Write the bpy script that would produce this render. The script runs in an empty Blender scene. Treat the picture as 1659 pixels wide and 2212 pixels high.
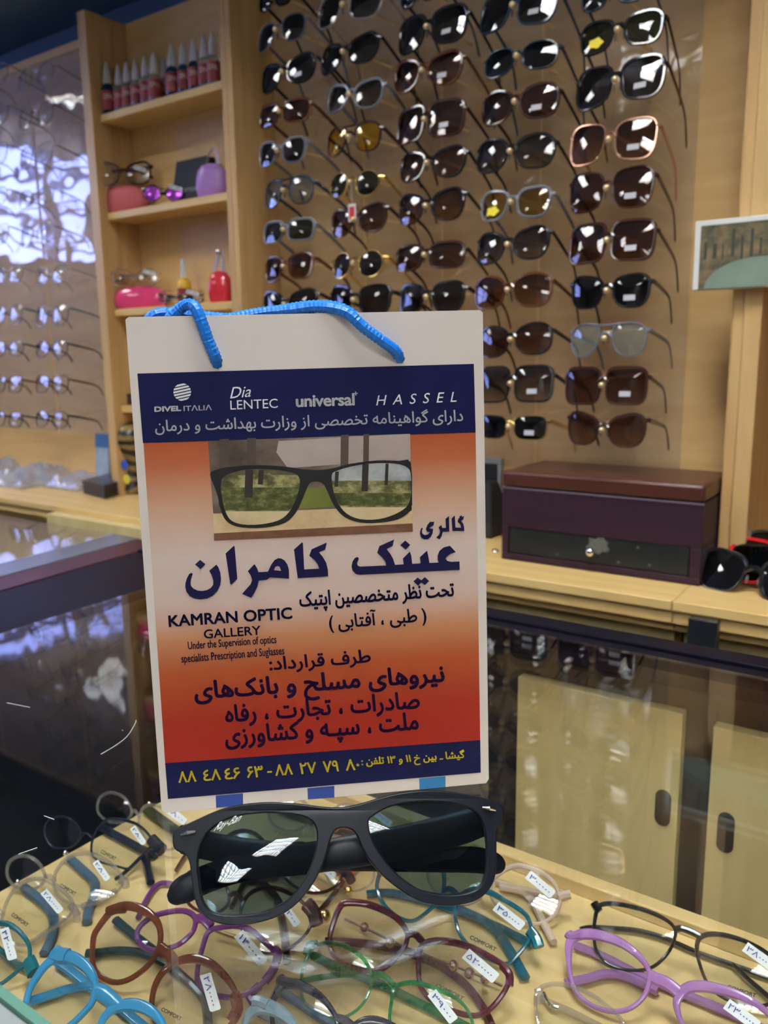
import bpy, math, random
from mathutils import Vector, Matrix, noise
from mathutils.geometry import delaunay_2d_cdt
R = random.Random(7)
sc = bpy.context.scene
col = sc.collection
PI = math.pi
# ------------------------------------------------------------------ camera
W_, H_ = 1659, 2212
FPX, CX, CY, ZC = 1775.0, 829.5, 1106.0, 1.25
n_ = Vector((962-CX, -(10540-CY), -FPX)).normalized()
UPc = -n_
XV = -Vector((-1731-CX, -(808-CY), -FPX)); XV -= UPc*XV.dot(UPc); XV.normalize()
YV = UPc.cross(XV)
RM = Matrix((XV, YV, UPc))               # camera axes -> world axes
CAM = Vector((0, 0, ZC))
cd = bpy.data.cameras.new('camera'); cam = bpy.data.objects.new('camera', cd); col.objects.link(cam)
cam.matrix_world = Matrix.Translation(CAM) @ RM.to_4x4()
cd.sensor_fit = 'HORIZONTAL'; cd.sensor_width = 36.0; cd.lens = FPX/W_*36.0
cd.clip_start = 0.02; cd.clip_end = 50
cd.dof.use_dof = True; cd.dof.focus_distance = 0.40; cd.dof.aperture_fstop = cd.lens*0.001/0.0021
sc.camera = cam
# ------------------------------------------------------------------ light and exposure
w = bpy.data.worlds.new('world'); sc.world = w; w.use_nodes = True
w.node_tree.nodes['Background'].inputs[0].default_value = (0.62, 0.66, 0.80, 1)
w.node_tree.nodes['Background'].inputs[1].default_value = 0.25
sc.view_settings.view_transform = 'Standard'; sc.view_settings.look = 'None'
sc.view_settings.exposure = 1.3; sc.view_settings.gamma = 1.0; sc.view_settings.use_curve_mapping = False
sc.cycles.transparent_max_bounces = 36; sc.cycles.max_bounces = 8; sc.cycles.glossy_bounces = 5
sc.cycles.sample_clamp_indirect = 6.0
LAMP_E, WIN_E = 27.0, 4.6
# lamp fixtures: (x, y, length along x, width along y)
LAMPS = [(-1.35, -1.65, 0.40, 0.55), (0.55, -0.75, 0.55, 0.55), (-0.15, 0.25, 0.55, 0.55), (-3.62, -0.35, 0.50, 0.40), (1.12, -2.62, 0.50, 0.45), (1.28, -1.72, 0.45, 0.45), (-1.9, 0.1, 0.45, 0.45)]
CEIL = 2.55
ZG, ZL, ZS = ZC-0.23, ZC-0.285, ZC-0.375      # glass top, ledge top, shelf in the case

def ray(u, v):
    return (RM @ Vector((u-CX, -(v-CY), -FPX))).normalized()
def onz(u, v, z): d = ray(u, v); return CAM + d*((z-ZC)/d.z)
def ony(u, v, y): d = ray(u, v); return CAM + d*(y/d.y)
def onp(u, v, P, N): d = ray(u, v); return CAM + d*((P-CAM).dot(N)/d.dot(N))

# ------------------------------------------------------------------ materials
MATS = {}
def nt(name):
    m = bpy.data.materials.new(name); m.use_nodes = True
    return m, m.node_tree, m.node_tree.nodes.get('Principled BSDF')
def pbr(name, c, rough=0.5, metal=0.0, spec=0.5, bump=0, bscale=200, var=0.0, vscale=30, coat=0.0, stretch=(1, 1, 1), trans=0):
    if name in MATS: return MATS[name]
    m, t, b = nt(name); MATS[name] = m
    b.inputs['Base Color'].default_value = (*c, 1); b.inputs['Roughness'].default_value = rough
    b.inputs['Metallic'].default_value = metal; b.inputs['Specular IOR Level'].default_value = spec
    b.inputs['Coat Weight'].default_value = coat; b.inputs['Coat Roughness'].default_value = 0.08
    tc = t.nodes.new('ShaderNodeTexCoord'); mp = t.nodes.new('ShaderNodeMapping')
    t.links.new(tc.outputs['Object'], mp.inputs[0]); mp.inputs['Scale'].default_value = stretch
    n = t.nodes.new('ShaderNodeTexNoise'); n.inputs['Scale'].default_value = vscale; n.inputs['Detail'].default_value = 4
    t.links.new(mp.outputs[0], n.inputs['Vector'])
    mx = t.nodes.new('ShaderNodeMix'); mx.data_type = 'RGBA'
    mx.inputs[6].default_value = (*[x*(1-var) for x in c], 1); mx.inputs[7].default_value = (*[min(1, x*(1+var)) for x in c], 1)
    t.links.new(n.outputs[0], mx.inputs[0]); t.links.new(mx.outputs[2], b.inputs['Base Color'])
    if bump:
        n2 = t.nodes.new('ShaderNodeTexNoise'); n2.inputs['Scale'].default_value = bscale
        t.links.new(mp.outputs[0], n2.inputs['Vector'])
        bp = t.nodes.new('ShaderNodeBump'); bp.inputs['Strength'].default_value = bump; bp.inputs['Distance'].default_value = 0.002
        t.links.new(n2.outputs[0], bp.inputs['Height']); t.links.new(bp.outputs[0], b.inputs['Normal'])
    return m
def wood(name, c1, c2, stretch=(3, 3, 60), rough=0.38, scale=1.0, sheen=0.4):
    if name in MATS: return MATS[name]
    m, t, b = nt(name); MATS[name] = m
    tc = t.nodes.new('ShaderNodeTexCoord'); mp = t.nodes.new('ShaderNodeMapping')
    mp.inputs['Scale'].default_value = stretch
    t.links.new(tc.outputs['Object'], mp.inputs[0])
    n = t.nodes.new('ShaderNodeTexNoise'); n.inputs['Scale'].default_value = 2.5*scale; n.inputs['Detail'].default_value = 8; n.inputs['Distortion'].default_value = 0.6
    t.links.new(mp.outputs[0], n.inputs['Vector'])
    n2 = t.nodes.new('ShaderNodeTexNoise'); n2.inputs['Scale'].default_value = 2.2
    t.links.new(tc.outputs['Object'], n2.inputs['Vector'])
    cr = t.nodes.new('ShaderNodeValToRGB'); cr.color_ramp.elements[0].position = 0.33; cr.color_ramp.elements[1].position = 0.68
    cr.color_ramp.elements[0].color = (*c2, 1); cr.color_ramp.elements[1].color = (*c1, 1)
    t.links.new(n.outputs[0], cr.inputs[0])
    mx = t.nodes.new('ShaderNodeMix'); mx.data_type = 'RGBA'; mx.blend_type = 'MULTIPLY'; mx.inputs[0].default_value = 0.25
    t.links.new(cr.outputs[0], mx.inputs[6]); t.links.new(n2.outputs[0], mx.inputs[7])
    t.links.new(mx.outputs[2], b.inputs['Base Color'])
    b.inputs['Roughness'].default_value = rough; b.inputs['Specular IOR Level'].default_value = sheen
    return m
def clear(name, tint=(1, 1, 1), ior=1.5, haze=0.0, hazec=(1, 1, 1), rough=0.0, wave=0.0, wscale=3, grad=None):
    """thin clear sheet: straight-through light times a tint, Fresnel mirror on top, an optional cloudy film"""
    if name in MATS: return MATS[name]
    m, t, b = nt(name); MATS[name] = m
    t.nodes.remove(b); out = t.nodes['Material Output']
    tr = t.nodes.new('ShaderNodeBsdfTransparent'); tr.inputs[0].default_value = (*tint, 1)
    gl = t.nodes.new('ShaderNodeBsdfGlossy'); gl.inputs['Roughness'].default_value = rough; gl.inputs[0].default_value = (1, 1, 1, 1)
    ge = t.nodes.new('ShaderNodeNewGeometry'); mi = t.nodes.new('ShaderNodeMix'); mi.data_type = 'FLOAT'
    mi.inputs[2].default_value = ior; mi.inputs[3].default_value = 1/ior
    t.links.new(ge.outputs['Backfacing'], mi.inputs[0])
    fr = t.nodes.new('ShaderNodeFresnel'); t.links.new(mi.outputs[0], fr.inputs['IOR'])
    last = tr.outputs[0]
    if grad:
        tc = t.nodes.new('ShaderNodeTexCoord'); sp = t.nodes.new('ShaderNodeSeparateXYZ'); t.links.new(tc.outputs['Object'], sp.inputs[0])
        mr = t.nodes.new('ShaderNodeMapRange'); mr.inputs[1].default_value = -0.028; mr.inputs[2].default_value = 0.018
        t.links.new(sp.outputs[2], mr.inputs[0])
        mc = t.nodes.new('ShaderNodeMix'); mc.data_type = 'RGBA'; mc.inputs[6].default_value = (*grad, 1); mc.inputs[7].default_value = (*tint, 1)
        t.links.new(mr.outputs[0], mc.inputs[0]); t.links.new(mc.outputs[2], tr.inputs[0])
    if haze:
        df = t.nodes.new('ShaderNodeBsdfDiffuse'); df.inputs[0].default_value = (*hazec, 1)
        m1 = t.nodes.new('ShaderNodeMixShader'); m1.inputs[0].default_value = haze
        t.links.new(last, m1.inputs[1]); t.links.new(df.outputs[0], m1.inputs[2]); last = m1.outputs[0]
    m2 = t.nodes.new('ShaderNodeMixShader'); t.links.new(fr.outputs[0], m2.inputs[0])
    t.links.new(last, m2.inputs[1]); t.links.new(gl.outputs[0], m2.inputs[2]); t.links.new(m2.outputs[0], out.inputs[0])
    if wave:
        tc = t.nodes.new('ShaderNodeTexCoord'); n = t.nodes.new('ShaderNodeTexNoise'); n.inputs['Scale'].default_value = wscale
        t.links.new(tc.outputs['Object'], n.inputs['Vector'])
        bp = t.nodes.new('ShaderNodeBump'); bp.inputs['Strength'].default_value = wave; bp.inputs['Distance'].default_value = 0.02
        t.links.new(n.outputs[0], bp.inputs['Height'])
        t.links.new(bp.outputs[0], gl.inputs['Normal'])
    return m
def emit(name, c, s, grid=None):
    if name in MATS: return MATS[name]
    m, t, b = nt(name); MATS[name] = m; t.nodes.remove(b)
    e = t.nodes.new('ShaderNodeEmission'); e.inputs[0].default_value = (*c, 1); e.inputs[1].default_value = s
    t.links.new(e.outputs[0], t.nodes['Material Output'].inputs[0]); return m

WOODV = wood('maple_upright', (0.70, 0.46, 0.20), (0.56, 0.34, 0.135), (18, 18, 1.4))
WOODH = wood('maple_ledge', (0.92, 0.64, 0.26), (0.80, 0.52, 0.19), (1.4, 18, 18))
BOARD = wood('maple_board', (0.84, 0.57, 0.25), (0.68, 0.43, 0.165), (1.2, 5, 9), rough=0.45)
SHELFW = wood('maple_shelf', (0.84, 0.64, 0.31), (0.72, 0.51, 0.22), (2, 30, 30))
DOORW = wood('maple_door', (0.88, 0.72, 0.33), (0.77, 0.60, 0.25), (14, 14, 1.2))
DARKWALL = pbr('slate_paint', (0.09, 0.16, 0.26), 0.5, var=0.2, vscale=3)
BLACKFR = pbr('black_lacquer', (0.008, 0.007, 0.012), 0.35, spec=0.04)
BLACKIN = pbr('black_laminate', (0.010, 0.012, 0.016), 0.4)
MAROON = pbr('maroon_lacquer', (0.060, 0.018, 0.022), 0.35, spec=.25)
GLASS = clear('counter_glass', (0.985, 0.995, 0.99), 1.52)
GREENEDGE = pbr('green_glass_edge', (0.10, 0.22, 0.17), 0.15)
ACRYL = clear('acrylic_sheet', (0.97, 0.97, 0.97), 1.49, haze=0.05, hazec=(0.80, 0.76, 0.72), rough=0.03, wave=0.30, wscale=6)
ACRYL2 = clear('wavy_acrylic_sheet', (0.97, 0.97, 0.97), 1.75, haze=0.06, hazec=(0.70, 0.72, 0.9), rough=0.03, wave=0.30, wscale=5)
WHITEP = pbr('white_paint', (0.72, 0.71, 0.70), 0.6)
CLEARPL = clear('crystal_plastic', (0.80, 0.78, 0.76), 1.6, haze=0.12, hazec=(0.8, 0.75, 0.7), rough=0.05)
CHROME = pbr('chrome', (0.8, 0.8, 0.82), 0.12, metal=1)
GOLD = pbr('gold_metal', (0.85, 0.62, 0.22), 0.2, metal=1)
BRASS = pbr('brass_tip', (0.85, 0.66, 0.36), 0.35, metal=0.6)
PAPER = pbr('white_paper', (0.80, 0.84, 0.84), 0.6)
INK = pbr('blue_ink', (0.03, 0.04, 0.25), 0.6)
GREYINK = pbr('grey_print', (0.10, 0.09, 0.07), 0.6)

# ------------------------------------------------------------------ mesh helpers
class G:
    def __init__(s): s.v = []; s.f = []
    def add(s, vs, fs):
        k = len(s.v); s.v += [Vector(p) for p in vs]; s.f += [[k+i for i in f] for f in fs]; return s
    def box(s, x0, x1, y0, y1, z0, z1):
        return s.add([(x0, y0, z0), (x1, y0, z0), (x1, y1, z0), (x0, y1, z0), (x0, y0, z1), (x1, y0, z1), (x1, y1, z1), (x0, y1, z1)],
              [(3, 2, 1, 0), (4, 5, 6, 7), (0, 1, 5, 4), (1, 2, 6, 5), (2, 3, 7, 6), (3, 0, 4, 7)])
    def loft(s, rings, closed=True, caps=True):
        n = len(rings[0]); k = len(s.v)
        for r in rings: s.v += [Vector(p) for p in r]
        for i in range(len(rings)-1):
            for j in range(n if closed else n-1):
                a = k+i*n+j; b = k+i*n+(j+1) % n
                s.f.append([a, b, b+n, a+n])
        if caps and closed:
            s.f.append([k+j for j in reversed(range(n))]); s.f.append([k+(len(rings)-1)*n+j for j in range(n)])
        return s
    def lathe(s, prof, seg=20, c=(0, 0, 0), caps=True, sx=1, sy=1):
        return s.loft([[(c[0]+r*sx*math.cos(2*PI*j/seg), c[1]+r*sy*math.sin(2*PI*j/seg), c[2]+z) for j in range(seg)] for r, z in prof], True, caps)
    def prism(s, poly, d0, d1, axis='y'):
        P = (lambda a, b, d: (a, d, b)) if axis == 'y' else (lambda a, b, d: (a, b, d))
        n = len(poly); k = len(s.v)
        s.v += [Vector(P(a, b, d0)) for a, b in poly] + [Vector(P(a, b, d1)) for a, b in poly]
        s.f.append([k+i for i in range(n)]); s.f.append([k+n+i for i in reversed(range(n))])
        for i in range(n): j = (i+1) % n; s.f.append([k+j, k+i, k+n+i, k+n+j])
        return s
    def tube(s, path, rad, seg=8, flat=1.0, up=None, caps=True, ribs=None):
        path = [Vector(p) for p in path]; rings = []; n = len(path); ref = Vector(up or (0, 0, 1)); acc = 0
        for i, p in enumerate(path):
            t = (path[min(i+1, n-1)]-path[max(i-1, 0)]).normalized()
            if i: acc += (path[i]-path[i-1]).length
            a = t.cross(ref)
            if a.length < 1e-4: a = t.cross(Vector((1, 0, 0)))
            a.normalize(); b = a.cross(t).normalized()
            r = rad[i] if isinstance(rad, (list, tuple)) else rad
            f = flat[i] if isinstance(flat, (list, tuple)) else flat
            ring = []
            for j in range(seg):
                q = 2*PI*j/seg; m = 1
                if ribs: m = 1+ribs[0]*math.cos(ribs[1]*q+acc*ribs[2])*math.cos(ribs[1]*q-acc*ribs[2])
                ring.append(p+a*(r*f*m*math.cos(q))+b*(r*m*math.sin(q)))
            rings.append(ring)
        return s.loft(rings, True, caps)
    def sphere(s, c, r, seg=14, sc_=(1, 1, 1)):
        N = seg//2; prof = [(max(1e-5, r*math.sin(PI*i/N)), -r*math.cos(PI*i/N)*sc_[2]) for i in range(N+1)]
        return s.lathe(prof, seg, c, False, sc_[0], sc_[1])
def spline(pts, n=8):
    pts = [Vector(p) for p in pts]; out = []
    for i in range(len(pts)-1):
        p0 = pts[max(i-1, 0)]; p1 = pts[i]; p2 = pts[i+1]; p3 = pts[min(i+2, len(pts)-1)]
        for k in range(n):
            t = k/n
            out.append(0.5*((2*p1)+(p2-p0)*t+(2*p0-5*p1+4*p2-p3)*t*t+(3*p1-p0-3*p2+p3)*t**3))
    out.append(pts[-1]); return out
def closed2(pts, n=4):
    N = len(pts); out = []
    for i in range(N):
        p0, p1, p2, p3 = [pts[(i+k-1) % N] for k in range(4)]
        for k in range(n):
            t = k/n
            out.append(tuple(0.5*((2*p1[c])+(p2[c]-p0[c])*t+(2*p0[c]-5*p1[c]+4*p2[c]-p3[c])*t*t+(3*p1[c]-p0[c]-3*p2[c]+p3[c])*t**3) for c in (0, 1)))
    return out
def mesh_of(name, g, m, smooth=True):
    me = bpy.data.meshes.new(name); me.from_pydata([tuple(p) for p in g.v], [], g.f)
    me.materials.append(m); me.update()
    if smooth:
        for p in me.polygons: p.use_smooth = True
        try: me.set_sharp_from_angle(angle=math.radians(38))
        except Exception: pass
    return me
def obj(name, g, m, parent=None, rel=None, bevel=0, smooth=True, **kw):
    """one mesh object; rel = world point the vertices are measured from"""
    if rel is None and parent is not None and parent.get('_w'): rel = parent.location
    if rel is not None:
        rel = Vector(rel)
        for i, p in enumerate(g.v): g.v[i] = p-rel
    o = bpy.data.objects.new(name, mesh_of(name, g, m, smooth)); col.objects.link(o)
    if parent is not None: o.parent = parent
    elif rel is not None: o.location = rel
    if bevel:
        b = o.modifiers.new('bevel', 'BEVEL'); b.width = bevel; b.segments = 2; b.limit_method = 'ANGLE'
    for k, v in kw.items(): o[k] = v
    return o
def thing(name, label, cat, loc=(0, 0, 0), group=None, world=True):
    o = bpy.data.objects.new(name, None); col.objects.link(o); o.location = loc; o.empty_display_size = 0.02
    o['label'] = label; o['category'] = cat
    if group: o['group'] = group
    if world: o['_w'] = 1
    return o
def single(name, g, m, label, cat, loc, group=None, bevel=0, smooth=True):
    o = obj(name, g, m, None, loc, bevel, smooth); o['label'] = label; o['category'] = cat
    if group: o['group'] = group
    return o
def struct(name, g, m, bevel=0):
    o = obj(name, g, m, None, None, bevel, False); o['kind'] = 'structure'; return o

# ------------------------------------------------------------------ lettering
AR = {'ا': ('FE8D', 1), 'آ': ('FE81', 1), 'ب': ('FE8F', 3), 'پ': ('FB56', 3), 'ت': ('FE95', 3), 'ج': ('FE9D', 3), 'ح': ('FEA1', 3), 'خ': ('FEA5', 3),
      'د': ('FEA9', 1), 'ر': ('FEAD', 1), 'ز': ('FEAF', 1), 'س': ('FEB1', 3), 'ش': ('FEB5', 3), 'ص': ('FEB9', 3), 'ط': ('FEC1', 3), 'ظ': ('FEC5', 3),
      'ع': ('FEC9', 3), 'ف': ('FED1', 3), 'ق': ('FED5', 3), 'ک': ('FB8E', 3), 'گ': ('FB92', 3), 'ل': ('FEDD', 3), 'م': ('FEE1', 3), 'ن': ('FEE5', 3),
      'و': ('FEED', 1), 'ه': ('FEE9', 3), 'ی': ('FBFC', 3)}
def shape(s):
    out = []; n = len(s)
    for i, c in enumerate(s):
        if c == '|': continue                       # zero-width non-joiner
        if c not in AR: out.append(c); continue
        base, dual = AR[c]; base = int(base, 16)
        prev = s[i-1] if i else ' '; nxt = s[i+1] if i+1 < n else ' '
        if nxt == 'ـ': nxt = 'ب'
        jp = (prev in AR and AR[prev][1] == 3) or prev == 'ـ'; jn = dual == 3 and nxt in AR
        out.append(chr(base+(3 if jp and jn else 1 if jp else 2 if jn else 0)))
    r = []
    buf = ''
    for c in reversed(out):                          # digits keep their own order
        if '\u06f0' <= c <= '\u06f9' or '\u0660' <= c <= '\u0669': buf = c+buf
        else:
            if buf: r.append(buf); buf = ''
            r.append({'(': ')', ')': '('}.get(c, c))
    if buf: r.append(buf)
    return ''.join(r)
def text_geo(s, fat=0.0, space=1.0, res=3):
    """outlines of the built-in font, filled by winding number so that overlapping strokes stay solid"""
    c = bpy.data.curves.new('lettering', 'FONT'); c.body = s; c.resolution_u = 3; c.space_character = space; c.fill_mode = 'NONE'
    o = bpy.data.objects.new('lettering', c); col.objects.link(o)
    bpy.context.view_layer.update()
    me = bpy.data.meshes.new_from_object(o.evaluated_get(bpy.context.evaluated_depsgraph_get()))
    vs = [(v.co.x, v.co.y) for v in me.vertices]; nx = {e.vertices[0]: e.vertices[1] for e in me.edges}
    # edges of a closed outline run i -> i+1, the closing one may be stored either way round
    bpy.data.objects.remove(o); bpy.data.curves.remove(c)
    adj = {}
    for e in me.edges:
        a, b = e.vertices; adj.setdefault(a, []).append(b); adj.setdefault(b, []).append(a)
    bpy.data.meshes.remove(me)
    seen = set(); loops = []
    for v0 in range(len(vs)):
        if v0 in seen or v0 not in adj: continue
        lp = [v0]; seen.add(v0); cur = v0
        nxt = v0+1 if v0+1 in adj[v0] else adj[v0][0]
        while nxt not in seen:
            lp.append(nxt); seen.add(nxt); cand = [q for q in adj[nxt] if q not in seen]
            if not cand: break
            nxt = cand[0]
        loops.append([vs[k] for k in lp])
    if not loops: return [], []
    loops = [[p for k, p in enumerate(l) if (p[0]-l[k-1][0])**2+(p[1]-l[k-1][1])**2 > 1e-9] for l in loops]
    loops = [l for l in loops if len(l) > 2]
    bb = [(min(p[0] for p in l), max(p[0] for p in l), min(p[1] for p in l), max(p[1] for p in l)) for l in loops]
    order = sorted(range(len(loops)), key=lambda k: bb[k][0]); groups = []; hi = -1e9
    for k in order:
        if bb[k][0] > hi: groups.append([])
        groups[-1].append(k); hi = max(hi, bb[k][1])
    V, F = [], []
    for gr in groups:
        pts = []; ed = []
        for k in gr:
            b0 = len(pts); n = len(loops[k]); pts += [Vector(p) for p in loops[k]]; ed += [(b0+q, b0+(q+1) % n) for q in range(n)]
        ov, oe, of = delaunay_2d_cdt(pts, ed, [], 0, 1e-6)[:3]
        b0 = len(V); V += [tuple(p) for p in ov]
        for f in of:
            x = sum(ov[q][0] for q in f)/len(f); y = sum(ov[q][1] for q in f)/len(f); wn = 0
            for k in gr:
                if not (bb[k][0] <= x <= bb[k][1] and bb[k][2] <= y <= bb[k][3]): continue
                l = loops[k]
                for q in range(len(l)):
                    x1, y1 = l[q-1]; x2, y2 = l[q]
                    if (y1 <= y) != (y2 <= y):
                        xi = x1+(y-y1)/(y2-y1)*(x2-x1)
                        if xi > x: wn += 1 if y2 > y1 else -1
            if wn: F.append([b0+q for q in f])
    x0 = min(b[0] for b in bb); x1 = max(b[1] for b in bb); y0 = min(b[2] for b in bb); y1 = max(b[3] for b in bb)
    return [((v[0]-x0)/(x1-x0), (v[1]-y0)/(y1-y0)) for v in V], F
def letter(s, fn, fat=0.0, shear=0.0, space=1.0, bold=(0, 0)):
    """fn maps (0..1, 0..1) of the text's own box to a 3-D point; bold thickens the strokes"""
    vs, fs = text_geo(s, fat, space, 2 if bold[0] else 3); g = G()
    bx, by = bold
    for k in range(7 if bx else 1):
        ox = bx*math.cos(k*PI/3) if k else 0; oy = by*math.sin(k*PI/3) if k else 0
        g.add([fn(bx+(1-2*bx)*a+ox+shear*b, by+(1-2*by)*b+oy) for a, b in vs], fs)
    return g

# ------------------------------------------------------------------ room shell
struct('floor', G().box(-4, 3, -3, 2, -0.05, 0), pbr('floor_tile', (0.35, 0.32, 0.29), 0.3, var=0.15))
struct('ceiling', G().box(-4.1, 3.1, -3.1, 2.1, CEIL+0.12, CEIL+0.2), pbr('ceiling_paint', (0.55, 0.56, 0.60), 0.7))
struct('wall_back', G().box(-4, 3, 1.32, 1.42, 0, CEIL+0.12), DARKWALL)
struct('wall_right', G().box(3, 3.1, -3, 1.42, 0, CEIL+0.12), pbr('right_wall_paint', (0.30, 0.25, 0.2), 0.6))
struct('wall_front', G().box(-4, 3, -3.1, -3, 0, CEIL+0.12), pbr('front_wall_paint', (0.16, 0.14, 0.14), 0.6))
WY0, WY1, WZ0, WZ1 = -1.1, 0.45, 1.76, 2.32
wl = G().box(-4.1, -4, -3, WY0, 0, CEIL+0.12).box(-4.1, -4, WY1, 1.42, 0, CEIL+0.12).box(-4.1, -4, WY0, WY1, 0, WZ0).box(-4.1, -4, WY0, WY1, WZ1, CEIL+0.12)
struct('wall_left', wl, pbr('left_wall_paint', (0.26, 0.24, 0.30), 0.6))
struct('window_1', G().box(-4.06, -4.05, WY0, WY1, WZ0, WZ1), emit('daylit_pane', (0.30, 0.38, 1.0), WIN_E))
wf = G()
for y, b in ((WY0-.02, .04), (-.42, .12), (WY1-.02, .04)): wf.box(-4.05, -3.97, y, y+b, WZ0-.02, WZ1+.02)
for z in (WZ0-.02, WZ1-.01, WZ0+.10, WZ0+.21, WZ0+.30, WZ0+.42): wf.box(-4.05, -3.98, WY0, WY1, z, z+(.03 if z < WZ0 or z > WZ1-.02 else .014))
struct('trim_1', wf, pbr('window_frame', (0.16, 0.15, 0.24), 0.5))
struct('ceiling_soffit', G().box(-4, 3, 0.75, 1.32, 2.03, 2.11), DARKWALL).name = 'trim_2'
dl = thing('recessed_downlight', 'round unlit recessed downlight in the dark soffit at top left', 'ceiling light', (-2.28, 1.16, 2.03))
obj('trim_ring', G().lathe([(0.062, 0.0), (0.062, -0.006), (0.045, -0.008), (0.040, 0.0)], 24, (-2.28, 1.16, 2.03)), pbr('dull_ring', (0.25, 0.22, 0.2), 0.4, metal=.5), dl)
# lamps: recessed louvre fittings with rows of tubes
for i, (x, y, a, b) in enumerate(LAMPS):
    t = thing('ceiling_light', ['square louvred fluorescent ceiling light over the left of the shop', 'square louvred fluorescent ceiling light behind on the right',
        'square louvred fluorescent ceiling light above the glass counter', 'square louvred fluorescent ceiling light near the window wall', 'louvred fluorescent ceiling light farthest back in the shop', 'louvred fluorescent ceiling light second from the back of the shop', 'louvred fluorescent ceiling light before the shelving unit'][i], 'ceiling light', (x, y, CEIL), 'louvred ceiling lights')
    obj('housing', G().box(x-a/2-.03, x+a/2+.03, y-b/2-.03, y-b/2, CEIL-.02, CEIL+.11).box(x-a/2-.03, x+a/2+.03, y+b/2, y+b/2+.03, CEIL-.02, CEIL+.11)
        .box(x-a/2-.03, x-a/2, y-b/2, y+b/2, CEIL-.02, CEIL+.11).box(x+a/2, x+a/2+.03, y-b/2, y+b/2, CEIL-.02, CEIL+.11).box(x-a/2, x+a/2, y-b/2, y+b/2, CEIL+.10, CEIL+.115), WHITEP, t, smooth=False)
    for k in range(4):
        yy = y-b/2+b*(k+.5)/4
        obj('tube', G().tube([(x-a/2+.01, yy, CEIL+.04), (x+a/2-.01, yy, CEIL+.04)], 0.028, 10), emit('tube_cool' if k % 2 else 'tube_warm', (0.80, 0.90, 1.0) if k % 2 else (1.0, 0.97, 0.90), LAMP_E), t)
    lv = G()
    for k in range(1, 9): lv.box(x-a/2+a*k/9-.004, x-a/2+a*k/9+.004, y-b/2, y+b/2, CEIL-.01, CEIL+.01)
    for k in range(1, 4): lv.box(x-a/2, x+a/2, y-b/2+b*k/4-.004, y-b/2+b*k/4+.004, CEIL-.015, CEIL+.06)
    obj('louvre', lv, WHITEP, t, smooth=False)

# ------------------------------------------------------------------ back units
def zz(z): return ZC+z
UT = zz(0.672)
su = thing('shelving_unit', 'narrow open maple shelving unit with drops, cases and boxes, left of the sunglasses wall', 'shelves', (-1.3, 1.15, ZL))
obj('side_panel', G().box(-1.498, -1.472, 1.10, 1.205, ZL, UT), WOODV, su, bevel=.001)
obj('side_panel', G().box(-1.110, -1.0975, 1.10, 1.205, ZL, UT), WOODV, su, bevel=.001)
obj('back_panel', G().box(-1.472, -1.110, 1.195, 1.205, ZL, UT), BOARD, su, smooth=False)
SHZ = [0.484, 0.297, 0.106, -0.093]
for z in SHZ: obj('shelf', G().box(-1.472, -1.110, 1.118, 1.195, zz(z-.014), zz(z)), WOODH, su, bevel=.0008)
du = thing('sunglasses_display_unit', 'recessed maple wall unit backing the rows of sunglasses', 'wall unit', (-.66, 1.15, ZL))
obj('side_panel', G().box(-1.0965, -1.084, 1.10, 1.215, ZL, zz(.95)-.18), WOODV, du, bevel=.001)
obj('side_panel', G().box(-.247, -.233, 1.10, 1.215, ZL, zz(.95)-.18), WOODV, du, bevel=.001)
obj('back_panel', G().box(-1.084, -.247, 1.205, 1.215, ZL, zz(.95)-.18), BOARD, du, smooth=False)
ru = thing('side_display_unit', 'recessed maple unit, shade coloured into its brown back, at the right edge behind the picture', 'wall unit', (.2, 1.15, ZL))
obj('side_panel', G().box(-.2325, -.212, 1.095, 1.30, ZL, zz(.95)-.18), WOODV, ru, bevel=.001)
obj('back_panel', G().box(-.212, .9, 1.29, 1.30, ZL, zz(.95)-.18), pbr('shaded_bay_brown', (0.20, 0.075, 0.02), 0.5, var=.15), ru, smooth=False)  # the bay's shade is put into this panel's dark brown colour
lu = thing('frames_display_unit', 'maple wall board behind the clear optical frames at far left', 'wall unit', (-2.3, 1.2, ZL))
obj('back_panel', G().box(-3.6, -1.498, 1.205, 1.215, ZL, UT+.005), BOARD, lu, smooth=False)
obj('top_rail', G().box(-3.6, -1.498, 1.195, 1.205, UT-.012, UT+.005), WOODH, lu, smooth=False)
# ledge worktops and base cupboards
def ledge(x0, x1, label):
    t = thing('worktop', label, 'worktop', (x0, .95, ZL))
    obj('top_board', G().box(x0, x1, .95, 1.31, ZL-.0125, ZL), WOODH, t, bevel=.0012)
    obj('moulding', G().box(x0, x1, .955, 1.0, ZL-.029, ZL-.013).box(x0, x1, .966, 1.0, ZL-.041, ZL-.030), WOODH, t, bevel=.001)
    return t
ledge(-3.6, -.2605, 'long maple worktop running under the sunglasses wall, left of the joint')
ledge(-.2595, .9, 'maple worktop right of the joint under the folded black and red sunglasses')
for i, (x0, x1, lb) in enumerate([(-3.6, -1.9, 'maple base cupboard under the far left worktop'), (-1.9, -.262, 'maple base cupboard under the middle of the long worktop'), (-.258, .9, 'maple base cupboard under the right worktop')]):
    b = thing('base_cabinet', lb, 'cabinet', (x0, 1.0, 0))
    obj('body', G().box(x0, x1, 1.005, 1.30, 0.0, ZL-.042), WOODV, b, smooth=False)
    n = 3
    for k in range(n):
        a = x0+(x1-x0)*k/n+.004; c = x0+(x1-x0)*(k+1)/n-.004
        obj('door', G().box(a, c, .988, 1.004, .08, ZL-.05), DOORW, b, bevel=.001)
pb = ony(104, 1100, .93); pe = ony(330, 1150, .93)
single('trim_board', G().box(pb.x, pe.x+.10, .925, .949, ZL-.075, ZL-.011), DOORW, 'pale maple trim board fixed along the worktop front at left', 'board', (pb.x, .93, ZL-.07), bevel=.001)
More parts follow.
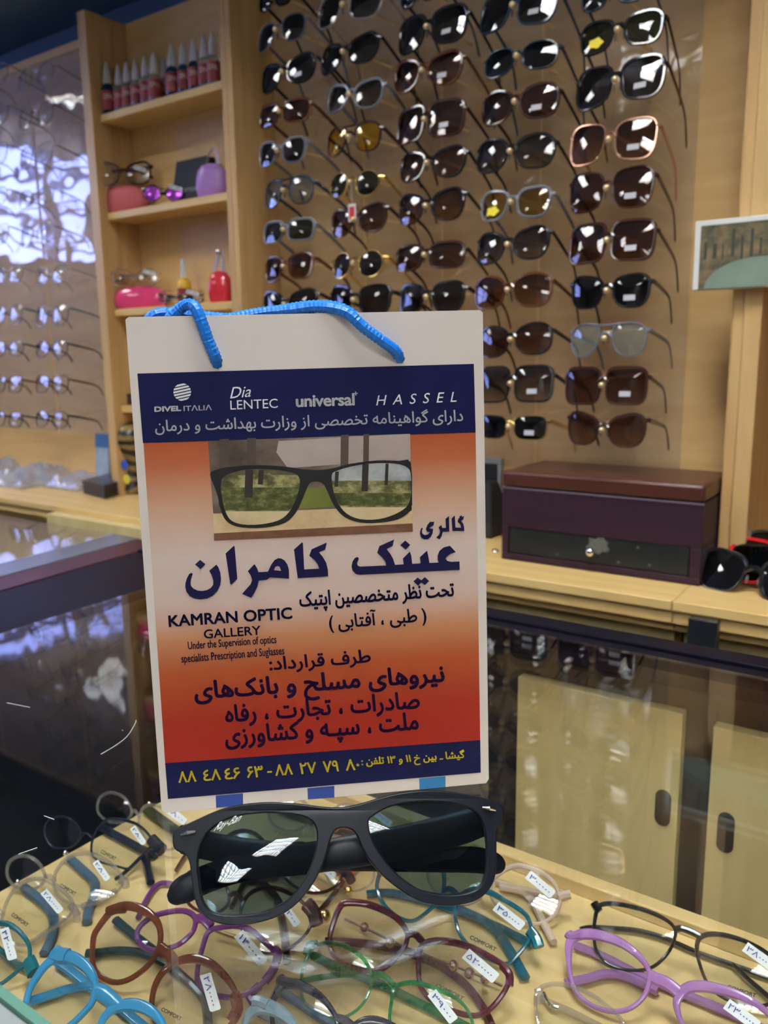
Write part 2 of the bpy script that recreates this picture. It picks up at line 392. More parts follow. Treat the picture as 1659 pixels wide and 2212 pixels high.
a = ony(1489, 1336, .94); c = ony(1549, 1400, .94)
single('black_bracket', G().box(a.x, c.x, .935, .949, ZL-.20, a.z+.002), BLACKIN, 'flat black strap bracket fixed on the worktop front at the joint', 'bracket', (a.x, .94, ZL-.2), bevel=.001)

# acrylic sheets with pegs
ac = thing('acrylic_display_panel', 'clear acrylic panel with pegs that carry the sunglasses', 'display panel', (-.7, 1.19, ZL))
e1 = ony(1502, 389, 1.19).x
for (x0, x1) in ((-1.07, -.875), (-.870, -.72), (-.716, -.55), (-.546, e1)):
    obj('sheet', G().box(x0, x1, 1.1885, 1.1905, ZL+.11, zz(.74)), ACRYL, ac, smooth=False)
ac2 = thing('acrylic_frame_panel', 'wavy acrylic panel on the far left wall mirroring the bluish window', 'display panel', (-2, 1.18, ZL))
for (x0, x1) in ((-1.79, -1.51), (-2.2, -1.80), (-2.7, -2.21)):
    obj('sheet', G().box(x0, x1, 1.178, 1.180, ZL+.12, UT-.02), ACRYL2, ac2, smooth=False)

# ------------------------------------------------------------------ eyewear
def outline(w, h, n=2.6, cat=0.0, tap=0.0, top=0.0, N=36, keyh=0.0):
    o = []
    for i in range(N):
        t = 2*PI*i/N; c, s = math.cos(t), math.sin(t)
        x = w/2*math.copysign(abs(c)**(2/n), c); z = h/2*math.copysign(abs(s)**(2/n), s)
        k = z/h+.5
        x *= 1-tap*(1-k)
        x += keyh*w*(1-k)*.5
        z += cat*h*max(0, x/w+.15)**1.3*k
        z -= top*h*max(0, -x/w)*k
        o.append((x, z))
    return o
SH = {  # w/halfW, h/W, n, cat, tap, top
 'way': (.80, .315, 3.0, .18, .16, .10, .06), 'cat': (.82, .32, 2.5, .42, .12, .10, .10), 'round': (.72, .335, 2.05, 0, 0, 0, 0),
 'square': (.86, .38, 4.6, .03, .05, 0, .02), 'aviator': (.83, .36, 2.7, .03, .22, .06, .20), 'rect': (.84, .27, 3.6, .10, .08, .05, .03),
 'big': (.86, .39, 3.2, .16, .14, .06, .06), 'butter': (.86, .33, 2.7, .10, .10, .20, .10), 'oval': (.80, .26, 2.4, .08, .05, .08, .03),
 'hex': (.80, .36, 3.0, .05, .10, .05, .0), 'shield': (.86, .30, 2.6, .02, .10, .10, .05)}
def ring_normals(o):
    n = len(o); r = []
    for i in range(n):
        ax, az = o[i-1]; bx, bz = o[(i+1) % n]; dx, dz = bx-ax, bz-az; l = math.hypot(dx, dz) or 1
        r.append((dz/l, -dx/l))
    return r
def eyewear(name, label, W, shp, fm, lm, M, group=None, cat='sunglasses', rim=.0026, brow=1.6, thick=.0036, open_=True, tm=None,
            temple_h=.0036, sticker=None, cat2=None, comfort=None, price=None, double=False, gem=None, tlen=.135, detail=True, drop=.032, wrap=1.0, dip=0.0):
    """a pair of spectacles: local x to its own right, y back, z up; origin at the bridge"""
    t = thing(name, label, cat, (0, 0, 0), group, world=False); t.matrix_world = M
    lw, lh, n, ct, tap, top, keyh = SH[shp]
    lw *= W/2*1.0; lh *= W*1.06; cxl = W/2*.530
    def bend(x, y, z): return (x, y+wrap*x*x, z)
    o = outline(lw, lh, n, ct, tap, top, 36 if detail else 20, keyh); nn = ring_normals(o)
    fr = G()
    for s in (1, -1):
        rings = []
        for k, ((x, z), (nx, nz)) in enumerate(zip(o, nn)):
            b = rim*(1+(brow-1)*max(0, min(1, .5+1.5*nz)))
            sec = [(0, -.3), (b*.2, -.5), (b*.8, -.5), (b, -.25), (b, .3), (b*.75, .5), (b*.2, .5), (0, .3)]
            rings.append([bend(s*(cxl+x+nx*q), d*thick, z+nz*q) for q, d in sec])
        rings.append(rings[0]); fr.loft(rings, True, False)
    # bridge and end pieces
    gx = cxl-lw/2; zb = lh*.16
    fr.tube([bend(-gx-rim*.3, 0, zb-.002), bend(-gx*.4, -.001, zb+.003), bend(gx*.4, -.001, zb+.003), bend(gx+rim*.3, 0, zb-.002)], rim*1.15, 8)
    if double: fr.tube([bend(-cxl, -.0005, lh*.5+.001), bend(-gx*.4, -.001, lh*.46), bend(gx*.4, -.001, lh*.46), bend(cxl, -.0005, lh*.5+.001)], rim*.8, 8)
    zt = lh*(.27+ct*.4); xe = max(x for x, z in o)+cxl
    for s in (1, -1): fr.tube([bend(s*(xe-.001), 0, zt), bend(s*W/2, .001, zt), bend(s*(W/2+.001), .007, zt)], temple_h*.85, 8, .75)
    obj('frame', fr, fm, t)
    for s in (1, -1):
        g = G(); rs = []
        for q, yy in ((0.02, -.0022), (.35, -.0019), (.7, -.001), (1.0, 0.0)):
            rs.append([bend(s*(cxl+x*q), yy, z*q) for x, z in o])
        rs2 = [[(p[0], p[1]+.0012, p[2]) for p in r] for r in reversed(rs)]
        g.loft(rs+rs2, True, True); 
        if s < 0: g.f = [list(reversed(f)) for f in g.f]
        g.f = [list(reversed(f)) for f in g.f]
        L = obj('lens', g, lm, t)
        if sticker and sticker[0] == s or (sticker and sticker[0] == 0):
            kind = sticker[1]; sg = G(); cx_, cz_ = s*(cxl+.0), -lh*.22
            if kind == 'white': sg.prism([(cx_-.0075, cz_-.0035), (cx_+.0075, cz_-.0035), (cx_+.0075, cz_+.0035), (cx_-.0075, cz_+.0035)], -.0032+wrap*cxl**2, -.0030+wrap*cxl**2); mm = pbr('silver_sticker', (.55, .55, .58), .4)
            else:
                sg.prism([(cx_+.009*math.cos(a)*(1+.15*math.cos(5*a)), cz_+.0065*math.sin(a)*(1+.15*math.cos(5*a))) for a in [2*PI*i/20 for i in range(20)]], -.0034+wrap*cxl**2, -.0031+wrap*cxl**2); mm = pbr('yellow_sticker', (.85, .68, .04), .5)
            obj('sticker', sg, mm, L)
        if comfort and s == comfort:
            c0 = (s*cxl-lw*.30, -lh*.34)
            tg = letter('COMFORT', lambda a, b: bend(c0[0]+a*lw*.5, -.0031, c0[1]+b*.0032))
            obj('lettering', tg, GREYINK, L, smooth=False)
        if price and s == price[0]:
            ca, sa = math.cos(price[3] if len(price) > 3 else -.5), math.sin(price[3] if len(price) > 3 else -.5)
            ox, oz = s*cxl+price[2][0]*lw, price[2][1]*lh
            def P(a, b, d): return bend(ox+a*ca-b*sa, d, oz+a*sa+b*ca)
            sg = G().add([P(-.012, -.004, -.0042), P(.012, -.004, -.0042), P(.0125, -.003, -.0042), P(.0125, .003, -.0042), P(.012, .004, -.0042), P(-.012, .004, -.0042)], [(0, 1, 2, 3, 4, 5)])
            k = len(sg.v); sg.add([v+Vector((0, .0004, 0)) for v in sg.v[:6]], [(5, 4, 3, 2, 1, 0)])
            stk = obj('price_sticker', sg, PAPER, L, smooth=False)
            tg = letter(price[1], lambda a, b: P(-.0105+a*.021, -.0022+b*.0044, -.0045), fat=.0)
            obj('lettering', tg, INK, stk, smooth=False)
    tm = tm or fm
    for s in (1, -1):
        x = s*(W/2+.001); y0 = .006+wrap*(W/2)**2
        if open_:
            pts = [(x, y0, zt), (x*.99, y0+tlen*.35, zt-dip*.4), (x*.97, y0+tlen*.68, zt-dip*.8-.001), (x*.95, y0+tlen*.84, zt-dip-drop*.35), (x*.93, y0+tlen*.97, zt-dip-drop)]
        else:
            yb = y0+(.004 if s > 0 else .009)
            pts = [(x, y0-.002, zt), (x*.93, yb, zt), (x*.3, yb+.004, zt-.002), (-x*.35, yb+.004, zt-.004), (-x*.72, yb+.001, zt-.013), (-x*.98, yb-.001, zt-drop)]
        pth = spline(pts, 5); k = len(pth)
        hs = [temple_h*(1-.28*min(1, i/k*1.6))*(1 if i < k-6 else 1.05) for i in range(k)]
        hs[-1] *= .5
        tp = obj('temple', G().tube(pth, hs, 8, .42, (0, 0, 1)), tm, t)
        if gem and s > 0:
            gg = G().sphere(pth[3], .0048, 12); obj('ornament', gg, gem, tp)
    if detail:
        for s in (1, -1):
            obj('nose_pad', G().sphere((s*(gx*.75), .004, -lh*.08), .0035, 10, (.5, .8, 1.6)), CLEARPL, t)
    return t
FB = pbr('glossy_black_acetate', (.012, .012, .014), .12, spec=.7)
FT = pbr('brown_tortoise_acetate', (.10, .035, .015), .15, var=.7, vscale=120, spec=.6)
FBR = pbr('dark_brown_acetate', (.045, .018, .014), .14, spec=.6)
FG = pbr('grey_acetate', (.16, .17, .20), .2, spec=.6)
FW = clear('clear_acetate', (.80, .78, .78), 1.6, haze=.25, hazec=(.85, .8, .8), rough=.06)
FR = pbr('rose_gold_metal', (.75, .42, .30), .25, metal=.9)
FNB = pbr('navy_acetate', (.02, .04, .07), .15, spec=.6)
LD = clear('dark_grey_lens', (.22, .215, .24), 1.65)
LBK = clear('black_lens', (.09, .11, .14), 1.7)
LBR = clear('brown_lens', (.32, .21, .175), 1.65, grad=(.50, .37, .29))
LBG = clear('brown_gradient_lens', (.30, .20, .165), 1.65, grad=(.72, .57, .42))
LDG = clear('grey_gradient_lens', (.25, .24, .27), 1.65, grad=(.66, .62, .58))
LY = clear('yellow_lens', (.97, .82, .10), 1.6)
LGN = clear('dark_green_lens', (.30, .34, .27), 1.65)
LOL = clear('olive_lens', (.70, .60, .30), 1.65)
LBL = clear('pale_blue_lens', (.70, .78, .87), 1.7, grad=(.85, .9, .93))
LGR = clear('pale_green_grey_lens', (.80, .84, .78), 1.65, haze=.10, hazec=(.6, .65, .6))
LCL = clear('clear_lens', (.97, .98, .97), 1.58)
LPU = pbr('mirrored_purple_lens', (.62, .12, .85), .12, metal=.7)

YF = 1.075
def wall_matrix(P, pitch, yaw=0, roll=0):
    return Matrix.Translation(P) @ Matrix.Rotation(yaw, 4, 'Z') @ Matrix.Rotation(-pitch, 4, 'X') @ Matrix.Rotation(roll, 4, 'Y')
# column: list of (xl, xr, yl, yr, shape, frame, lens, description, extra)
COLS = [
 ('leftmost', [
  (560, 632, 12, -12, 'way', FB, LD, 'black sunglasses cut by the top edge', {}),
  (556, 664, 92, 52, 'aviator', FG, LD, 'thin rimmed grey aviator sunglasses', {'rim': .0016, 'brow': 1.1}),
  (566, 682, 182, 143, 'cat', FB, LD, 'glossy black cat-eye sunglasses', {'sticker': (1, 'white')}),
  (562, 672, 258, 235, 'rect', FT, LBR, 'tortoise sunglasses with brown lenses', {}),
  (560, 664, 340, 322, 'way', FG, LD, 'grey framed sunglasses', {}),
  (572, 680, 424, 408, 'aviator', FNB, LBL, 'double-bridge sunglasses with pale blue lenses', {'double': True, 'rim': .0018}),
  (572, 680, 506, 494, 'rect', FG, LGN, 'grey green square sunglasses', {}),
  (572, 680, 586, 572, 'way', FT, LBR, 'tortoise sunglasses with pinkish brown lenses', {}),
  (572, 686, 664, 656, 'cat', FB, LD, 'black sunglasses just above the blue cord', {})]),
 ('second left', [
  (686, 830, 38, 2, 'way', FW, LD, 'clear plastic framed dark sunglasses', {}),
  (692, 820, 140, 100, 'cat', FB, LD, 'solid black sunglasses', {}),
  (706, 830, 220, 202, 'cat', FG, LDG, 'grey gradient cat-eye sunglasses', {}),
  (706, 826, 312, 292, 'aviator', FBR, LY, 'bright yellow lensed aviator sunglasses', {'double': True, 'rim': .0017}),
  (712, 826, 404, 394, 'round', GOLD, LGN, 'round gold rimmed sunglasses with a red tag', {'rim': .0015, 'brow': 1, 'tag': 1}),
  (718, 836, 490, 468, 'cat', FBR, LBR, 'brown pointed cat-eye sunglasses', {}),
  (716, 836, 576, 568, 'round', GOLD, LD, 'round pale gold sunglasses', {'rim': .0019, 'brow': 1}),
  (710, 850, 652, 650, 'way', FB, LD, 'wide black sunglasses above the bag', {})]),
 ('middle', [
  (866, 950, 6, -28, 'way', FNB, LD, 'navy sunglasses cut by the top edge', {}),
  (862, 1010, 88, 46, 'big', FB, LD, 'oversized black square sunglasses', {'sticker': (1, 'white')}),
  (852, 1000, 176, 145, 'cat', FT, LBG, 'brown gradient cat-eye sunglasses', {'sticker': (1, 'white')}),
  (858, 1004, 280, 250, 'square', FBR, LBR, 'thick brown square sunglasses', {'sticker': (1, 'white')}),
  (866, 1006, 368, 348, 'cat', FB, LBG, 'black cat-eye sunglasses with fading brown lenses', {}),
  (862, 1004, 460, 440, 'cat', FB, LBG, 'black pointed sunglasses with brown gradient lenses', {}),
  (858, 1004, 562, 548, 'rect', FBR, LBR, 'narrow brown rectangular sunglasses with gold hinges', {}),
  (862, 1008, 650, 640, 'way', FB, LD, 'black sunglasses nearest the bag top', {})]),
 ('second right', [
  (1036, 1206, 38, 6, 'big', FNB, LD, 'black sunglasses with gold lower rims', {'sticker': (1, 'white')}),
  (1048, 1208, 148, 112, 'shield', FNB, LBK, 'gold-bridged navy mirror sunglasses', {'rim': .0014}),
  (1042, 1208, 242, 214, 'butter', FBR, LBR, 'brown butterfly sunglasses', {'sticker': (1, 'white')}),
  (1032, 1198, 344, 324, 'butter', FB, LDG, 'black butterfly sunglasses with gold ringed hinges', {}),
  (1038, 1194, 450, 434, 'way', FG, LOL, 'olive lens sunglasses with a yellow sticker', {'sticker': (-1, 'yellow')}),
  (1030, 1188, 544, 522, 'cat', FB, LDG, 'black cat-eye sunglasses with grey gradient lenses', {}),
  (1028, 1192, 636, 624, 'butter', FT, LBG, 'brown tortoise butterfly sunglasses', {}),
  (1038, 1192, 742, 730, 'butter', FB, LBR, 'black sunglasses with gold ringed hinges beside the bag', {}),
  (1036, 1194, 832, 828, 'square', FB, LDG, 'black square sunglasses with grey lenses', {'sticker': (1, 'white')}),
  (1036, 1186, 920, 924, 'rect', GOLD, LBK, 'gold rimmed black lens sunglasses', {'sticker': (1, 'white'), 'rim': .0014, 'brow': 1})]),
 ('rightmost', [
  (1256, 1400, 6, -32, 'way', FNB, LD, 'navy sunglasses cut by the top edge', {}),
  (1254, 1436, 96, 52, 'way', FB, LGN, 'large black sunglasses with a yellow sticker', {'sticker': (-1, 'yellow')}),
  (1244, 1438, 204, 160, 'big', FB, LD, 'oversized black sunglasses with amber temples', {'tm': FT, 'sticker': (1, 'white')}),
  (1232, 1422, 322, 296, 'big', FR, LBG, 'oversized rose gold rimmed sunglasses', {'sticker': (1, 'white'), 'rim': .0018, 'brow': 1.2}),
  (1230, 1414, 424, 402, 'big', FBR, LBR, 'dark brown angular oversized sunglasses', {'sticker': (1, 'white'), 'rim': .0018}),
  (1230, 1416, 532, 516, 'square', FBR, LBR, 'dark brown square sunglasses', {'sticker': (1, 'white')}),
  (1234, 1408, 636, 628, 'way', FB, LBK, 'flat black sunglasses with a white sticker', {'sticker': (1, 'white')}),
  (1232, 1400, 736, 732, 'aviator', FG, LGR, 'pale green grey lens aviator sunglasses', {'double': True, 'rim': .0018, 'brow': 1.1}),
  (1224, 1398, 834, 834, 'square', FBR, LBR, 'wide square brown sunglasses', {'sticker': (1, 'white')}),
  (1226, 1396, 926, 934, 'cat', FBR, LBG, 'brown gradient cat-eye sunglasses', {})])]
ORD = ['first', 'second', 'third', 'fourth', 'fifth', 'sixth', 'seventh', 'eighth', 'ninth', 'tenth']
for cname, rows in COLS:
    for i, (xl, xr, yl, yr, shp, fm, lm, desc, ex) in enumerate(rows):
        A = ony(xl, yl, YF); B = ony(xr, yr, YF); P = (A+B)/2; Wd = (B-A).length; P.y -= 3.2*(Wd/2)**2
        ex = dict(ex); tag = ex.pop('tag', None)
        pitch = math.radians(11 if P.z > ZC+.1 else 6)+R.uniform(-.06, .06)
        roll = -math.atan2(B.z-A.z, B.x-A.x)
        t = eyewear('sunglasses', f'{desc}, {ORD[i]} from top, {cname} column', Wd, shp, fm, lm, wall_matrix(P, pitch, R.uniform(-.05, .05), roll),
                    'sunglasses on the wall display', tlen=.112, wrap=3.2, dip=.022 if P.z > ZC+.1 else .012, **ex)
        pg = G().tube([(P.x, 1.188, P.z+.012), (P.x, P.y+.012, P.z+.010)], .0022, 8).sphere((P.x, P.y-.006, P.z+.002), .0042, 10)
        obj('peg', pg, BRASS, ac)
        if tag:
            q = Vector((P.x+.002, P.y-.004, P.z-.030))
            ht = thing('price_tag', 'red and white swing tag hanging from the round gold sunglasses', 'tag', q)
            obj('card', G().box(q.x-.007, q.x+.007, q.y-.0006, q.y+.0006, q.z-.026, q.z), PAPER, ht, smooth=False)
            obj('print', G().box(q.x-.005, q.x+.005, q.y-.0009, q.y-.0007, q.z-.023, q.z-.004), pbr('red_print', (.6, .03, .03), .5), ht, smooth=False)
            obj('string', G().tube([(q.x, q.y, q.z), (q.x-.001, q.y, q.z+.028)], .0004, 5), PAPER, ht)

# optical frames on the far left wall
FMET = pbr('gunmetal', (.10, .10, .12), .25, metal=.8)
rowsL = [(168, 'rimless clear'), (252, 'rimless clear'), (338, 'clear'), (428, 'clear'), (510, 'clear'), (596, 'clear framed'), (684, 'clear framed'), (756, 'dark wire'), (832, 'gold and brown'), (908, 'black browline')]
for i, (y, d) in enumerate(rowsL):
    for k, x in enumerate((14, 108)):
        if i < 5: x -= 34
        u0, u1 = x-36, x+38
        A = ony(u0, y-(u0*.0), 1.085); B = ony(u1, y-4, 1.085)
        P = ony((u0+u1)/2, y-2, 1.085); Wd = .128
        fm = [CLEARPL, CLEARPL, FW, FW, FW, FW, FG, FMET, FT, FB][i]
        eyewear('eyeglasses', f'{d} eyeglasses on far left wall, {ORD[i]} from top, {"right" if k else "left"} column', Wd, ['round', 'round', 'way', 'oval', 'way', 'oval', 'way', 'oval', 'rect', 'oval'][i],
                fm, LCL, wall_matrix(P, math.radians(12), R.uniform(-.05, .05)), 'optical frames on the far left wall', cat='glasses', rim=.0012, brow=1.3, thick=.0022, temple_h=.0024, tlen=.088, detail=False, drop=.02,
                sticker=(1, 'white'))

# ------------------------------------------------------------------ glass counter
A0 = onz(0, 1368, ZG); A1 = onz(300, 1275, ZG)       # inner edge of the left bar
B0 = onz(0, 1276, ZG); B1 = onz(301, 1190, ZG)
M0 = onz(0, 1247, ZG); M1 = onz(301, 1164.5, ZG)
C0 = onz(0, 1219, ZG); C1 = onz(300, 1141, ZG)
YR0, YR1 = 0.6125, 0.652
def ext(P, Q, y): t = (y-P.y)/(Q.y-P.y); return P.x+(Q.x-P.x)*t
YFRONT = 0.137
XA, XB, XC = ext(A0, A1, .5), ext(B0, B1, .5), ext(C0, C1, .5)
gc = thing('glass_counter', 'glass topped display counter with black frame and maple shelf, holding eyeglasses', 'display counter', (0, .4, 0))
XR = 0.62
ax0, ax1 = ext(A0, A1, YFRONT), ext(A0, A1, YR0); bx0, bx1 = ext(B0, B1, YFRONT), ext(B0, B1, YR1)
obj('glass_top', G().loft([[(ax0, YFRONT, z), (XR, YFRONT, z), (XR, YR0, z), (ax1, YR0, z)] for z in (ZG-.006, ZG)]), GLASS, gc, smooth=False)
obj('glass_edge', G().box(ax0, XR, YFRONT-.0035, YFRONT, ZG-.006, ZG), GREENEDGE, gc, smooth=False)
obj('front_trim', G().box(ax0, XR, YFRONT-.020, YFRONT-.004, ZG-.03, ZG-.001), pbr('pale_metal_trim', (.55, .6, .58), .3, metal=.6), gc, bevel=.001)
obj('rear_rail', G().box(bx1, XR, YR0, YR0+.016, ZG-.022, ZG-.001).box(bx1, XR, YR0+.017, YR1, ZG-.022, ZG+.002), BLACKFR, gc, bevel=.0015)
obj('side_rail', G().loft([[(bx0, YFRONT-.02, z), (ax0, YFRONT-.02, z), (ax1, YR0, z), (bx1, YR0, z)] for z in (ZG-.03, ZG-.001)]), BLACKFR, gc, bevel=.0015)
obj('front_pane', G().box(-.75, XR, YFRONT-.004, YFRONT, .30, ZG-.006), GLASS, gc, smooth=False)
obj('side_panel', G().box(ax1-.035, ax1-.02, YFRONT, YR1, .05, ZG-.022), BLACKIN, gc, smooth=False)
obj('side_panel', G().box(XR, XR+.015, YFRONT, YR1, .05, ZG), BLACKIN, gc, smooth=False)
obj('rear_panel', G().box(ax1-.03, XR, YR1-.012, YR1, .05, ZG-.022), BLACKIN, gc, smooth=False)
obj('base', G().box(-.80, XR, YFRONT, YR1-.012, .05, .30), BLACKIN, gc, smooth=False)
YD = YR1-.018
def door(xl, xr, zt, zb, slot_top, slot_bot, sw):
    d = obj('door', G().box(xl, xr, YD-.006, YD+.006, zb, zt), DOORW, gc, bevel=.0008)
    cx_ = (slot_top.x+slot_bot.x)/2; z1, z0 = slot_top.z, slot_bot.z; r = sw/2
    poly = [(cx_+r*math.cos(a), z1-r+r*math.sin(a)) for a in [PI*i/10 for i in range(11)]]+[(cx_+r*math.cos(a), z0+r+r*math.sin(a)) for a in [PI+PI*i/10 for i in range(11)]]
    obj('finger_slot', G().prism(poly, YD-.0068, YD-.0055), BLACKIN, d, rel=(gc.location if False else (0, .4, 0)))
p = [ony(1125, 1457, YD), ony(1479, 1546, YD), ony(1545, 1563, YD)]
door(p[0].x, p[1].x, p[0].z, .35, ony(1433, 1706, YD-.006), ony(1431, 1783, YD-.006), .0125)
door(p[2].x, p[2].x+.165, p[2].z, .35, ony(1570, 1755, YD-.006), ony(1565, 1841, YD-.006), .0125)
sb = onz(1133, 1850, ZS+.011); XSL = onz(200, 1815, ZS).x
obj('shelf', G().box(XSL, XR, YFRONT+.01, sb.y+.006, ZS-.012, ZS), SHELFW, gc, smooth=False)
obj('shelf_rail', G().box(XSL, XR, sb.y-.006, sb.y+.006, ZS, ZS+.011), SHELFW, gc, bevel=.001)
obj('lower_shelf', G().box(-.86, XR, YFRONT+.01, sb.y-.03, ZS-.30, ZS-.288), pbr('dark_lower_shelf', (.05, .03, .025), .5), gc, smooth=False)
# hairlines and dust on the glass
hs = G().tube(spline([onz(u, v, ZG+.0003) for u, v in ((218, 1629), (250, 1610), (275, 1590), (291, 1565), (294, 1556))], 4), .00022, 5)
DUST = pbr('dust', (.6, .62, .65), .6)
single('dust_hair', hs, DUST, 'fine curved pale hair lying on the glass left of the bag', 'hair', onz(218, 1629, ZG))
for (u, v, du_, dv, lb) in ((40, 1845, 40, -14, 'pale fibre lying on the glass above the crystal eyeglasses'), (95, 1762, 22, 8, 'short pale fibre on the glass left of the bag, between two longer ones'),
      (15, 1518, 50, 10, 'long faint fibre lying on the glass at the far left'), (264, 1577, 2, 1, 'tiny pale dust speck on the glass beside the curved hair')):
    single('dust_speck', G().tube([onz(u, v, ZG+.0003), onz(u+du_, v+dv, ZG+.0003)], .00018, 5), DUST, lb, 'dust', onz(u, v, ZG), 'dust specks on the glass')
# the counter on the left
c0, c1 = ext(C0, C1, .0), ext(C0, C1, .75); b0_, b1_ = ext(B0, B1, .0)-.002, ext(B0, B1, .75)-.002
lc = thing('side_glass_counter', 'black framed glass counter joining from the left with a bluish reflection', 'display counter', (-1.4, .4, 0))
LC1 = .676
obj('glass_top', G().loft([[(-2.6, .05, z), (ext(C0, C1, .05), .05, z), (ext(C0, C1, LC1), LC1, z), (-2.6, LC1, z)] for z in (ZG-.006, ZG)]), GLASS, lc, smooth=False)
YL0 = .05
obj('frame_bar', G().loft([[(ext(C0, C1, YL0), YL0, z), (ext(M0, M1, YL0), YL0, z), (ext(M0, M1, LC1), LC1, z), (ext(C0, C1, LC1), LC1, z)] for z in (ZG-.03, ZG+.001)]), pbr('grey_black_frame', (.10, .11, .13), .22, spec=.7), lc, bevel=.0008)
obj('frame_side', G().loft([[(ext(M0, M1, YL0)+.0003, YL0, z), (ext(B0, B1, YL0)-.001, YL0, z), (ext(B0, B1, LC1)-.001, LC1, z), (ext(M0, M1, LC1)+.0003, LC1, z)] for z in (ZG-.03, ZG)]), MAROON, lc, bevel=.0008)
obj('body', G().box(-2.6, -1.02, .05, LC1, .05, ZG-.10), BLACKIN, lc, smooth=False)

# ------------------------------------------------------------------ eyeglasses in the case
def acet(name, c, a=.15): return pbr(name, c, a, spec=.6)
def tinted(name, t, h, hc): return clear(name, t, 1.6, haze=h, hazec=hc, rough=.08)
LIL = acet('lilac_acetate', (.36, .17, .42)); TEA = tinted('teal_translucent_acetate', (.10, .42, .50), .45, (.02, .22, .32))
BUR = acet('burgundy_acetate', (.085, .010, .022)); GRN = tinted('green_translucent_acetate', (.25, .62, .35), .35, (.03, .30, .12))
NAV = acet('dark_navy_acetate', (.015, .02, .035)); GBL = acet('grey_blue_acetate', (.18, .27, .33)); BRN = tinted('amber_brown_acetate', (.50, .22, .12), .45, (.22, .07, .03))
PUR = acet('purple_acetate', (.16, .035, .19)); BLU = acet('sky_blue_acetate', (.045, .25, .47)); BEI = acet('beige_acetate', (.60, .46, .36)); DTE = acet('dark_teal_acetate', (.01, .12, .15))
def mapz(o, k):
    return lambda pts: [(o[0]+p[0]*k, o[1]+p[1]*k) for p in pts]
Z5, Z6, Z7, ZP = mapz((330, 1700), .4822), mapz((0, 1700), .33755), mapz((1000, 1800), .3972), mapz((0, 0), 1)
def traced(label, L, Bc, side, tilt, lenses, fm, r=5, rt=8, bridge=None, ends=(), temples=(), price=None, comfort=None, gems=(), tm=None):
    """a pair of eyeglasses lying in the case: front on one leaning plane, temples resting on the shelf; sizes in picture units"""
    zt = ZS+.03
    allp = [p for l in lenses for p in l]
    for _ in range(8):
        a = onz(L[0], L[1], zt); b = onz(Bc[0], Bc[1], zt)
        ex = (b-a).normalized() if side == 'L' else (a-b).normalized()
        h = Vector((0, 0, 1)).cross(ex); T = math.radians(tilt)
        ez = h*math.cos(T)+Vector((0, 0, 1))*math.sin(T); ey = ez.cross(ex)
        mz = min(onp(u, v, a, ey).z for u, v in allp)
        zt += (ZS+.0045-mz)*.8
    def P(u, v, off=0): return onp(u, v, a, ey)+ey*off
    t = thing('eyeglasses', label, 'glasses', Vector((b.x, b.y, ZS)), 'eyeglasses lying in the counter display')
    t['_w'] = 1
    fr = G(); K = 1/FPX
    def tubepx(g, pts, rs, off=0, dep=.0019, closed=False, n=4, on=None):
        if closed: q = closed2(pts, n); q.append(q[0]); q.append(q[1])
        else: q = [(v.x, v.y) for v in spline([(x, y, 0) for x, y in pts], n)]
        path = [(P(u, v, off) if on is None else onz(u, v, on)) for u, v in q]; fl = []; rd = []
        for k, p in enumerate(path):
            rr_ = rs(q, k) if callable(rs) else rs
            m_ = rr_*(p-CAM).length*K; rd.append(min(dep, m_*1.1)); fl.append(m_/rd[-1])
        g.tube(path, rd, 8, fl, tuple(ey) if on is None else (0, 0, 1), caps=not closed)
    for l in lenses:
        cx_ = sum(p[0] for p in l)/len(l); cy_ = sum(p[1] for p in l)/len(l)
        def rs(q, k):
            u, v = q[k]; w_ = max(0, (cy_-v)+(.45 if side == 'L' else -.0)*(0)) ; hh_ = max(1, cy_-min(p[1] for p in l))
            return r+(rt-r)*min(1, w_/hh_)**1.3
        tubepx(fr, l, rs, closed=True)
    if bridge: tubepx(fr, bridge[0], bridge[1], n=4)
    for e, er in ends: tubepx(fr, e, er, n=3, dep=.003)
    obj('frame', fr, fm, t)
    lo = []
    for l in lenses:
        pl = closed2(l, 3); cx_ = sum(p[0] for p in pl)/len(pl); cy_ = sum(p[1] for p in pl)/len(pl)
        rs_ = [[P(cx_+(x-cx_)*q, cy_+(y-cy_)*q, -.0016*(1-q*q)-.0004) for x, y in pl] for q in (.03, .35, .7, 1.0)]
        g = G().loft(rs_+[[p+ey*.0014 for p in rr_] for rr_ in reversed(rs_)], True, True)
        lo.append(obj('lens', g, LCL, t))
    for tp, rr_, *m in temples:
        k = len(tp); g = G()
        tubepx(g, tp, rr_, on=ZS+.0035+.0012*temples.index((tp, rr_, *m)), dep=.0024, n=5)
        obj('temple', g, (m[0] if m else tm) or fm, t)
    for (u, v, rr_, gm) in gems:
        p = onz(u, v, ZS+.010); obj('ornament', G().sphere(p, rr_*(p-CAM).length*K, 12), gm, t)
    if price:
        txt, (u, v), ang, ln, which = price; ca, sa = math.cos(math.radians(ang)), math.sin(math.radians(ang)); wd = ln*.30
        def Q(a_, b_, off): return P(u+a_*ca+b_*sa, v+a_*sa-b_*ca, off)
        o8 = [(-ln/2, -wd/2), (ln/2-3, -wd/2), (ln/2, -wd/2+3), (ln/2, wd/2-3), (ln/2-3, wd/2), (-ln/2, wd/2)]
        g = G().loft([[Q(x, y, -.0032) for x, y in o8], [Q(x, y, -.0028) for x, y in o8]])
        st = obj('price_sticker', g, PAPER, lo[which])if False else obj('price_sticker', g, PAPER, lo[which], rel=t.location, smooth=False)
        obj('lettering', letter(txt, lambda a_, b_: Q(-ln*.42+a_*ln*.8, -wd*.25+b_*wd*.5, -.0036)), INK, st, rel=t.location, smooth=False)
